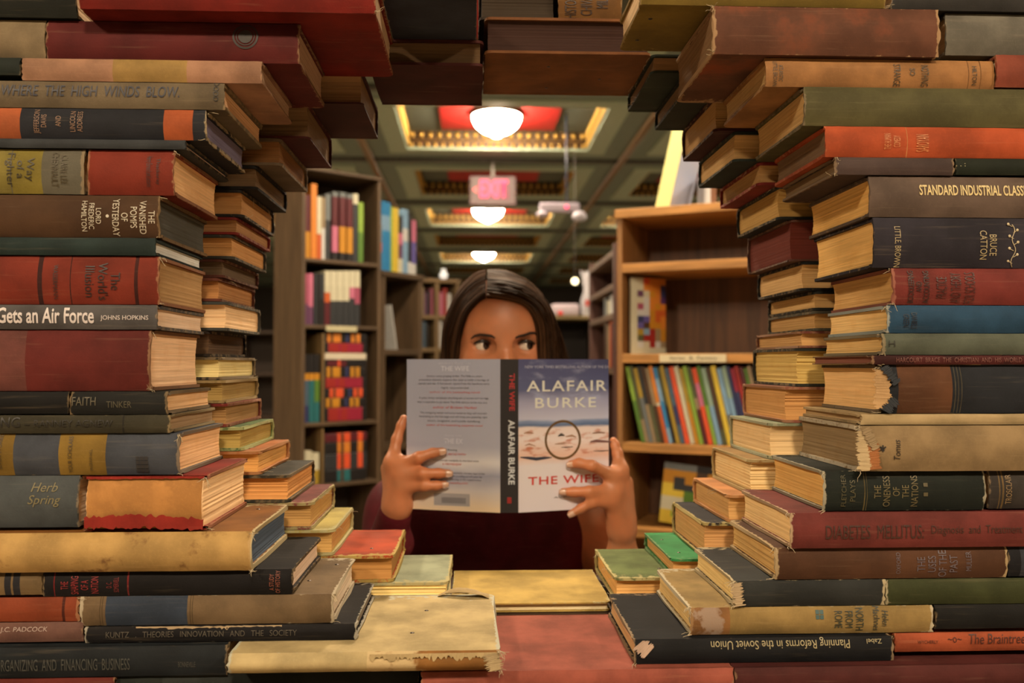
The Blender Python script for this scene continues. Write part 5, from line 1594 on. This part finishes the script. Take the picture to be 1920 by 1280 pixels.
NAIL = plain((.62, .40, .30), .22, var=0, name='fingernail')
for tp, pv, r in TIPS:
    d = Vector(tp - pv).normalized()
    fr_ = Vector((0, -1, 0)); fr_ = (fr_ - d * fr_.dot(d)).normalized(); sd = d.cross(fr_)
    V, Fc = [], []
    for i in range(6):
        for k in range(7):
            a = (i / 5 - .5) * 2; b_ = (k / 6 - .5) * 2
            wv = r * .78 * (1 - .25 * max(0, a) ** 2)
            p = Vector(tp) + d * (r * (.15 + a * .95)) + sd * (b_ * wv) + fr_ * (r * math.sqrt(max(.02, 1 - (b_ * .72) ** 2 - .12 * max(0, a) ** 2)) + .0002)
            V.append(p); V.append(p - fr_ * .0008)
    ix = lambda i, k, t: (i * 7 + k) * 2 + t
    for i in range(5):
        for k in range(6):
            Fc.append((ix(i, k, 0), ix(i + 1, k, 0), ix(i + 1, k + 1, 0), ix(i, k + 1, 0)))
            Fc.append((ix(i, k, 1), ix(i, k + 1, 1), ix(i + 1, k + 1, 1), ix(i + 1, k, 1)))
    for i in range(5):
        for k in (0, 6): Fc.append((ix(i, k, 0), ix(i, k, 1), ix(i + 1, k, 1), ix(i + 1, k, 0)))
    for k in range(6):
        for i in (0, 5): Fc.append((ix(i, k, 0), ix(i, k + 1, 0), ix(i, k + 1, 1), ix(i, k, 1)))
    mb = MB(); mb.add(V, Fc); to_girl(mb.build('fingernail', NAIL, smooth=True))

# clothes
C = Field()
C.cap(SHL, v3(.160, 1.485, CZ - .252), .060, .058, .04)
C.cap(v3(.0, 1.50, CZ - .24), v3(.10, 1.49, CZ - .24), .066, .064, .03)
C.ell((.045, 1.51, CZ - .37), (.155, .098, .165), .05)
C.ell((-.02, 1.43, CZ - .40), (.067, .055, .067), .04)
C.ell((.11, 1.43, CZ - .40), (.067, .055, .067), .04)
C.ell((.045, 1.52, CZ - .60), (.131, .094, .18), .06)
C.ell((.045, 1.53, CZ - .74), (.162, .106, .13), .06)
C.cap(SHL, ELL, .054, .047, .03)
WC = WRL + (ELL - WRL) * .07
C.cap(ELL, WC, .043, .0235, .012)
for t in (.25, .5, .75):
    q = ELL + (WC - ELL) * t
    C.cap(q + v3(-.02, -.02, 0), q + v3(.02, -.02, .012), .032 - .011 * t, .030 - .011 * t, .012)
MAR = (.085, .007, .013)
top = obj('blouse', join_mesh('blouse', [C.mesh((-.27, 1.20, CZ - .90), (.26, 1.66, CZ - .165), .003)]), cloth(MAR, worn=sc(MAR, 1.2), rough=.6), None)
to_girl(top)
T_ = Field()
T_.ell((.045, 1.53, CZ - .80), (.165, .11, .12), .05)
for sx in (-1, 1):
    T_.cap((.045 + sx * .085, 1.53, CZ - .84), (.045 + sx * .09, 1.52, .48), .088, .062, .04)
    T_.cap((.045 + sx * .09, 1.52, .48), (.045 + sx * .09, 1.55, .08), .062, .045, .03)
to_girl(obj('trousers', join_mesh('trousers', [T_.mesh((-.2, 1.38, .04), (.29, 1.68, CZ - .70), .008)]), cloth(A(60, 62, 72)), None))
for sx in (-1, 1):
    S_ = Field()
    S_.ell((.045 + sx * .09, 1.56, .05), (.042, .06, .05), .03); S_.cap((.045 + sx * .09, 1.55, .032), (.048 + sx * .10, 1.42, .028), .036, .026, .03)
    to_girl(obj('shoe', join_mesh('shoe', [S_.mesh((.045 + sx * .09 - .06, 1.36, -.004), (.045 + sx * .09 + .07, 1.64, .14), .006)]), plain(A(70, 60, 52), .5), None))

# hair: parted strands over a dark under-layer
PARTX = -.026
CURV = {-1: ([(-.028, .072, .002), (-.038, .066, -.003), (-.054, .047, -.016), (-.064, .018, -.032), (-.068, -.010, -.040), (-.069, -.045, -.040), (-.070, -.09, -.036), (-.078, -.14, -.024), (-.082, -.19, -.012)],
             [(-.026, .121, -.085), (-.045, .115, -.087), (-.066, .092, -.091), (-.080, .056, -.096), (-.088, .020, -.098), (-.093, -.017, -.098), (-.100, -.07, -.092), (-.106, -.13, -.08), (-.107, -.20, -.06)]),
        1: ([(-.026, .073, .002), (-.004, .070, .004), (.018, .065, .000), (.036, .055, -.010), (.047, .036, -.022), (.0515, .010, -.034), (.053, -.03, -.038), (.058, -.10, -.030), (.066, -.19, -.012)],
            [(-.024, .121, -.085), (.008, .120, -.088), (.038, .104, -.092), (.062, .076, -.096), (.080, .044, -.098), (.094, .006, -.098), (.106, -.06, -.09), (.114, -.13, -.08), (.116, -.20, -.06)])}


def spline(pts, n):
    out = []
    m_ = len(pts) - 1
    for i in range(n + 1):
        t = i / n * m_
        k = min(int(t), m_ - 1); f = t - k
        p0, p1, p2, p3 = (Vector(pts[max(0, min(m_, j))]) for j in (k - 1, k, k + 1, k + 2))
        out.append(.5 * ((2 * p1) + (p2 - p0) * f + (2 * p0 - 5 * p1 + 4 * p2 - p3) * f * f + (3 * p1 - p0 - 3 * p2 + p3) * f * f * f))
    return out


NS = 26
HB = MB(); HAT = []
rnd = random.Random(11)
for side in (-1, 1):
    inn, outc = (spline(c_, NS) for c_ in CURV[side])

    def hp(v, i, lift=0.0):
        a, b_ = inn[i], outc[i]
        t = i / NS
        p = a.lerp(b_, v)
        bul = math.sin(math.pi * min(1, v)) * (.040 if t < .45 else .040 - .026 * min(1, (t - .45) * 4))
        ou = Vector((side * .55, 0, .55 if t < .55 else 0))
        nrm = Vector((ou.x * min(1, t * 2.5), ou.z * max(0, 1 - t * 1.6), .6))
        p = p + nrm * (bul * .55 + lift)
        return Vector(hd(p.x, p.z, p.y))
    # keep the hair outside the skull
    KV = 12
    PUSH = {}
    for k_ in range(KV + 1):
        for i_ in range(NS + 1):
            p_ = hp(k_ / KV, i_)
            c_ = Vector(hd(0, -.085, .015)) if i_ / NS < .6 else Vector(hd(0, -.085, p_.z - EO[2]))
            d_ = (p_ - c_).normalized().lerp(Vector((0, -1, 0)), .95 * (1 - k_ / KV)).normalized()
            s_ = 0.0
            while s_ < .05:
                q_ = p_ + d_ * s_
                if B.sample(np.array([q_.x])[:, None, None], np.array([q_.y])[None, :, None], np.array([q_.z])[None, None, :])[0, 0, 0] > .0035: break
                s_ += .0025
            PUSH[k_, i_] = d_ * s_
    hp0 = hp

    def hp(v, i, lift=0.0, hp0=hp0, PUSH=PUSH):
        t_ = min(.9999, max(0, v)) * KV
        k_ = int(t_)
        return hp0(v, i, lift) + PUSH[k_, i].lerp(PUSH[k_ + 1, i], t_ - k_)
    # under-layer sheet
    nv = 14
    V = [hp(k / nv, i, -.0025) for i in range(NS + 1) for k in range(nv + 1)]
    Fc = [(i * (nv + 1) + k, i * (nv + 1) + k + 1, (i + 1) * (nv + 1) + k + 1, (i + 1) * (nv + 1) + k) for i in range(NS) for k in range(nv)]
    HB.add(V, Fc); HAT += [.15] * len(V)
    for q in range(620):
        v = rnd.random() ** .9
        lift = rnd.uniform(-.0005, .0045)
        wob = rnd.uniform(0, 6.28); am = rnd.uniform(.0005, .0028)
        fly = rnd.random() < .06
        drift = rnd.uniform(-.05, .05)
        pts, rad = [], []
        end = NS - rnd.randint(0, 3)
        for i in range(0, end + 1):
            t = i / NS
            vv = min(1.02, max(-.015, v + drift * t))
            p = hp(vv, i, lift + (.006 * t * rnd.random() if fly else 0))
            p += Vector((math.sin(wob + t * 5) * am, math.cos(wob + t * 4) * am, 0)) * t * 2
            if fly and side > 0 and t > .45: p.x += .03 * (t - .45) ** 1.2
            pts.append(p); rad.append((.0009 if not fly else .0004) * (1 - .6 * max(0, t - .6)))
        n0 = len(HB.v)
        HB.tube(pts, rad, 4, cap=False)
        tone = min(1, max(0, .42 + .38 * math.sin(v * 23 + side) * math.sin(v * 9.1 + 1) + rnd.uniform(-.35, .35)))
        HAT += [.2 + .8 * tone] * (len(HB.v) - n0)
# back of the head
prof = []
V, Fc = [], []
nu, nw = 20, 14
for i in range(nu + 1):
    for k in range(nw + 1):
        a = math.pi * i / nu
        zz = .112 - .36 * k / nw
        if k <= 6: e = math.sqrt(max(0.02, 1 - ((zz - .022) / .094) ** 2)) if zz > .022 else 1.0
        else: e = 1.0
        V.append(hd(-.004 + .090 * e * math.cos(a), -.088 - .098 * e * math.sin(a), zz))
Fc = [(i * (nw + 1) + k, i * (nw + 1) + k + 1, (i + 1) * (nw + 1) + k + 1, (i + 1) * (nw + 1) + k) for i in range(nu) for k in range(nw)]
HB.add(V, Fc); HAT += [.2] * len(V)
mh, nt, bs = newmat('hair')
at_ = N(nt, 'ShaderNodeAttribute'); at_.attribute_name = 'tone'
nt.links.new(mixc(nt, at_.outputs['Fac'], (.003, .0018, .001), (.085, .038, .016)), bs.inputs['Base Color'])
bs.inputs['Roughness'].default_value = .58
bs.inputs['Specular IOR Level'].default_value = .10
hair = HB.build('hair', mh, None, True, ('tone', HAT))
to_girl(hair)

# ------------------------------------------------------------------ the open paperback in her hands
PB = tag(empty('paperback_book', ((SL + SR) / 2, YS, ZB)), 'open paperback held up in both hands, a gold ring pictured on its front', 'book')
HT = ZT - ZB
SW = SR - SL
SX = SW / 2


def cov(side, u, w, off=0.0):
    """u from the spine edge outwards, w upwards, off towards the reader"""
    bend = .004 * math.sin(math.pi * min(1, max(0, u / CWD))) * (1 if True else 0)
    dx = u * math.cos(ANG); dy = u * math.sin(ANG) + bend * -.4
    nx, ny = math.sin(ANG), math.cos(ANG)
    sagz = -.0016 * math.sin(math.pi * u / CWD) * 0
    return (side * (SX + dx - off * nx * 1), dy + off * ny, w + sagz)


def sheet(name, side, u0, u1, w0, w1, off, th, mats, nu=10, parent=PB, idx=None, nw=1):
    mb = MB()
    V = []
    for i in range(nu + 1):
        for k in range(nw + 1):
            u, w = u0 + (u1 - u0) * i / nu, w0 + (w1 - w0) * k / nw
            V += [cov(side, u, w, off), cov(side, u, w, off + th)]
    g_ = lambda i, k, t: (i * (nw + 1) + k) * 2 + t
    Fc = []
    for i in range(nu):
        for k in range(nw):
            Fc.append((g_(i, k, 0), g_(i + 1, k, 0), g_(i + 1, k + 1, 0), g_(i, k + 1, 0)))
            Fc.append((g_(i, k, 1), g_(i, k + 1, 1), g_(i + 1, k + 1, 1), g_(i + 1, k, 1)))
        Fc.append((g_(i, 0, 0), g_(i, 0, 1), g_(i + 1, 0, 1), g_(i + 1, 0, 0)))
        Fc.append((g_(i, nw, 0), g_(i + 1, nw, 0), g_(i + 1, nw, 1), g_(i, nw, 1)))
    for i in (0, nu):
        for k in range(nw): Fc.append((g_(i, k, 0), g_(i, k + 1, 0), g_(i, k + 1, 1), g_(i, k, 1)))
    mb.add(V, Fc)
    return mb.build(name, mats, parent, False)


def print_mat(name, stops, streak, sc_=(14, 6, 60), mottle=False):
    """printed picture: colour bands up the cover with cloudy variation"""
    m_, nt, b_ = newmat(name)
    tc = N(nt, 'ShaderNodeTexCoord').outputs['Object']
    sp_ = nt.nodes.new('ShaderNodeSeparateXYZ'); nt.links.new(tc, sp_.inputs[0])
    mp = N(nt, 'ShaderNodeMapping'); mp.inputs['Scale'].default_value = sc_; nt.links.new(tc, mp.inputs[0])
    nz_ = noise(nt, mp.outputs[0], 1.0, 4)
    h_ = N(nt, 'ShaderNodeMath', operation='DIVIDE'); nt.links.new(sp_.outputs['Z'], h_.inputs[0]); h_.inputs[1].default_value = HT
    ad = N(nt, 'ShaderNodeMath', operation='MULTIPLY_ADD'); nt.links.new(nz_, ad.inputs[0]); ad.inputs[1].default_value = streak; nt.links.new(h_.outputs[0], ad.inputs[2])
    sb = N(nt, 'ShaderNodeMath', operation='SUBTRACT'); nt.links.new(ad.outputs[0], sb.inputs[0]); sb.inputs[1].default_value = streak * .5
    cr = nt.nodes.new('ShaderNodeValToRGB')
    while len(cr.color_ramp.elements) < len(stops): cr.color_ramp.elements.new(.5)
    for e, (p_, c_) in zip(cr.color_ramp.elements, stops): e.position, e.color = p_, rgba(A(*c_, k=.5))
    nt.links.new(sb.outputs[0], cr.inputs[0])
    out_ = cr.outputs[0]
    if mottle:
        mp2 = N(nt, 'ShaderNodeMapping'); mp2.inputs['Scale'].default_value = (55, 5, 150); nt.links.new(tc, mp2.inputs[0])
        band_ = mult(nt, ramp(nt, h_.outputs[0], .33, .37), ramp(nt, h_.outputs[0], .55, .53))
        out_ = mixc(nt, mult(nt, band_, ramp(nt, noise(nt, mp2.outputs[0], 1.0, 4), .50, .72)), out_, A(178, 104, 72, k=.5))
        mp3 = N(nt, 'ShaderNodeMapping'); mp3.inputs['Scale'].default_value = (22, 5, 46); mp3.inputs['Rotation'].default_value = (0, .5, 0); nt.links.new(tc, mp3.inputs[0])
        sky_ = ramp(nt, h_.outputs[0], .60, .72)
        out_ = mixc(nt, mult(nt, mult(nt, sky_, ramp(nt, noise(nt, mp3.outputs[0], 1.0, 5), .48, .75)), .75), out_, A(176, 170, 178, k=.5))
    nt.links.new(out_, b_.inputs['Base Color'])
    b_.inputs['Roughness'].default_value = .33
    return m_


FRONT = print_mat('front_print', [(0, (215, 190, 172)), (.30, (222, 198, 178)), (.36, (208, 160, 128)), (.47, (226, 196, 172)), (.545, (222, 190, 165)), (.560, (78, 92, 112)), (.585, (120, 126, 140)), (.60, (182, 170, 168)), (.72, (150, 140, 148)), (.80, (84, 84, 104)), (1, (72, 70, 92))], .05, mottle=True)
BACK = print_mat('back_print', [(0, (205, 168, 122)), (.14, (176, 158, 140)), (.22, (136, 128, 128)), (.32, (196, 180, 162)), (.42, (156, 147, 144)), (1, (150, 143, 142))], .10, (10, 6, 30))
SPINE = plain(A(44, 40, 40), .35, var=.05)
FCV = sheet('front_cover', 1, 0, CWD, 0, HT, 0, .0004, FRONT)
BCV = sheet('back_cover', -1, 0, CWD, 0, HT, 0, .0004, BACK)
m = MB(); m.box((-SX, -.0004, 0), (SX, .0002, HT)); SPN = m.build('spine', SPINE, PB)
PGM = paper(A(232, 212, 178))
sheet('page_block', -1, .001, CWD - .001, .001, HT - .0008, .0006, .006, PGM)
sheet('page_block', 1, .001, CWD - .001, .001, HT - .0008, .0006, .010, PGM)


def loc(px, py, side):
    q = on_cover(px, py, 0)
    return abs(q[0] - (SL + SR) / 2) - SX, q[2] - ZB


def pbtext(s, px0, px1, py0, py1, col, side, rot=0, **kw):
    if side == 0:
        f = lambda a, w: (a, -.0009, w)
        a, b_ = P(px0, py0, YS), P(px1, py1, YS)
        bx = (a.x - (SL + SR) / 2, b_.x - (SL + SR) / 2, b_.z - ZB, a.z - ZB)
    else:
        q0, q1 = on_cover(px0, (py0 + py1) / 2, 0), on_cover(px1, (py0 + py1) / 2, 0)
        za, zb_ = on_cover((px0 + px1) / 2, py0, 0)[2] - ZB, on_cover((px0 + px1) / 2, py1, 0)[2] - ZB
        xm = (SL + SR) / 2
        bx = (q0[0] - xm, q1[0] - xm, zb_, za)
        f = lambda a, w: cov(side, (abs(a) - SX) / math.cos(ANG), w, -.0006)
    text_job((SPN, FCV, BCV)[side], s, bx, rot, plain(A(*col, k=.5), .4, var=0), f, cuts=None, **kw)


WH = (238, 222, 208)
pbtext('ALAFAIR', 987, 1137, 713, 733, WH, 1, bold=.012, spacing=1.15)
pbtext('BURKE', 1003, 1117, 745, 764, WH, 1, bold=.012, spacing=1.2)
pbtext('NEW YORK TIMES BESTSELLING AUTHOR OF THE EX', 984, 1141, 685, 690, (190, 180, 178), 1)
pbtext('THE WIFE', 990, 1122, 891, 906, (178, 50, 36), 1, bold=.012, spacing=1.1)
pbtext('A NOVEL', 1038, 1088, 929, 932, (90, 80, 74), 1)
pbtext('THE WIFE', 955, 965, 700, 770, (165, 40, 38), 0, rot=1, bold=.02)
pbtext('ALAFAIR BURKE', 953, 965, 787, 908, (222, 210, 198), 0, rot=1, bold=.02)
pbtext('ADVANCE PRAISE FOR', 822, 883, 679, 683, (175, 164, 155), -1)
pbtext('THE WIFE', 827, 880, 686, 695, (205, 192, 180), -1, bold=.01)
pbtext('THE EX', 833, 868, 822, 831, (190, 176, 165), -1, bold=.01)
pbtext('PRAISE FOR', 834, 866, 815, 818, (175, 164, 155), -1)
INK, REDI = (78, 70, 68), (176, 66, 54)
LN = [(703, 800, 905, 'Another twisty gripping thriller. The Wife is a smart,', INK), (710, 786, 917, 'provocative domestic suspense that takes us inside a marriage of', INK), (717, 785, 918, 'secrets and lies. A fast-paced, ripped from the headlines story', INK), (725, 828, 880, 'highly recommended.', INK), (733, 806, 900, 'author of the bestselling novel', REDI),
      (744, 786, 916, 'A gutsy, twisty, completely absorbing tale of secrets and marriage', INK), (752, 783, 914, 'that is impossible to put down. The Wife delivers to the very end.', INK), (761, 812, 895, 'author of Broken Harbor', REDI),
      (772, 788, 913, 'The intriguing twists and turns reveal as they will astonish', INK), (779, 786, 914, 'fascinating to the last page and will keep you guessing right', INK), (787, 802, 900, 'smart, insightful, and totally satisfying', INK), (795, 800, 905, 'author of the bestselling suspense novel', REDI),
      (841, 840, 858, 'Riveting.', INK), (848, 836, 874, 'a starred review', REDI), (861, 812, 898, 'compulsively readable to the final twist', INK), (868, 830, 866, 'a newspaper', REDI), (885, 846, 910, 'remarkable, the best legal thriller', INK), (891, 846, 904, 'with an ending you will never see', INK), (897, 846, 902, 'coming, in this superb novel', INK), (903, 842, 878, 'a bestselling author', REDI)]
for y, a, b_, s, c_ in LN:
    pbtext(s, a, b_, y, y + 4.6, c_, -1, name='blurb_line')
pbtext('IIIIIIIIIIIIIIIIIIIII', 829, 873, 932, 943, (60, 54, 52), -1, name='barcode')
m = MB()
for u0, w0, u1, w1, nm in ((-.0028, .0125, .0028, .0205, 'publisher_mark'),):
    m.box((u0, -.0009, w0), (u1, -.0004, w1), bev=.0002)
m.build('publisher_mark', plain(A(185, 40, 38), .4, var=0), SPN)


def on_front(px, py, off):
    u, w = loc(px, py, 1)
    return cov(1, u / math.cos(ANG), w, off)


m = MB()
V = []
cu_, cw_ = loc(1055, 824, 1)
for k in range(49):
    a = 2 * math.pi * k / 48
    for q in (1, .885):
        u, w = cu_ / math.cos(ANG) + math.cos(a) * .0268 * q, cw_ + math.sin(a) * .0268 * q
        V.append(cov(1, u, w, -.0006))
m.add(V, [(2 * k, 2 * k + 1, 2 * k + 3, 2 * k + 2) for k in range(48)])
m.build('printed_ring', plain(A(126, 88, 44), .35, var=.3, scale=200.0), FCV)
for pts, hh, c_ in (([(975, 857), (990, 858), (1005, 860), (1020, 858), (1034, 857)], .0022, (66, 66, 76)), ([(1046, 817), (1052, 814), (1058, 816)], .002, (90, 76, 66)), ([(1052, 838), (1062, 838), (1074, 837)], .0008, (120, 84, 66)), ([(1110, 812), (1122, 810), (1134, 811)], .0012, (168, 110, 78)), ([(1106, 828), (1118, 826), (1146, 828)], .0020, (150, 98, 84)), ([(1112, 845), (1128, 845), (1142, 844)], .0008, (140, 100, 76)), ([(982, 812), (990, 810), (1000, 812)], .0012, (205, 140, 96)), ([(984, 835), (992, 832), (1004, 836)], .001, (200, 140, 100)), ([(1040, 832), (1052, 831), (1062, 830)], .0010, (205, 150, 110)), ([(1060, 818), (1072, 816), (1080, 819)], .0014, (210, 150, 110))):
    mb = MB(); V = []
    n_ = len(pts)
    for i, (x, y) in enumerate(pts):
        u, w = loc(x, y, 1); k_ = hh * math.sin(math.pi * (i + .35) / (n_ - .3))
        V += [cov(1, u / math.cos(ANG), w + k_, -.0005), cov(1, u / math.cos(ANG), w - k_, -.0005)]
    mb.add(V, [(2 * i, 2 * i + 1, 2 * i + 3, 2 * i + 2) for i in range(n_ - 1)])
    mb.build('printed_mark', plain(A(*c_), .4, var=.1), FCV)
m = MB()
u0, w0 = loc(814, 923, -1); u1, w1 = loc(881, 949, -1)
m.add([cov(-1, u0 / math.cos(ANG), w0, -.0004), cov(-1, u1 / math.cos(ANG), w0, -.0004), cov(-1, u1 / math.cos(ANG), w1, -.0004), cov(-1, u0 / math.cos(ANG), w1, -.0004)], [(0, 1, 2, 3)])
m.build('barcode_panel', plain(A(196, 176, 156), .4, var=.04), BCV)

# ------------------------------------------------------------------ finish
build_books()
run_text_jobs()
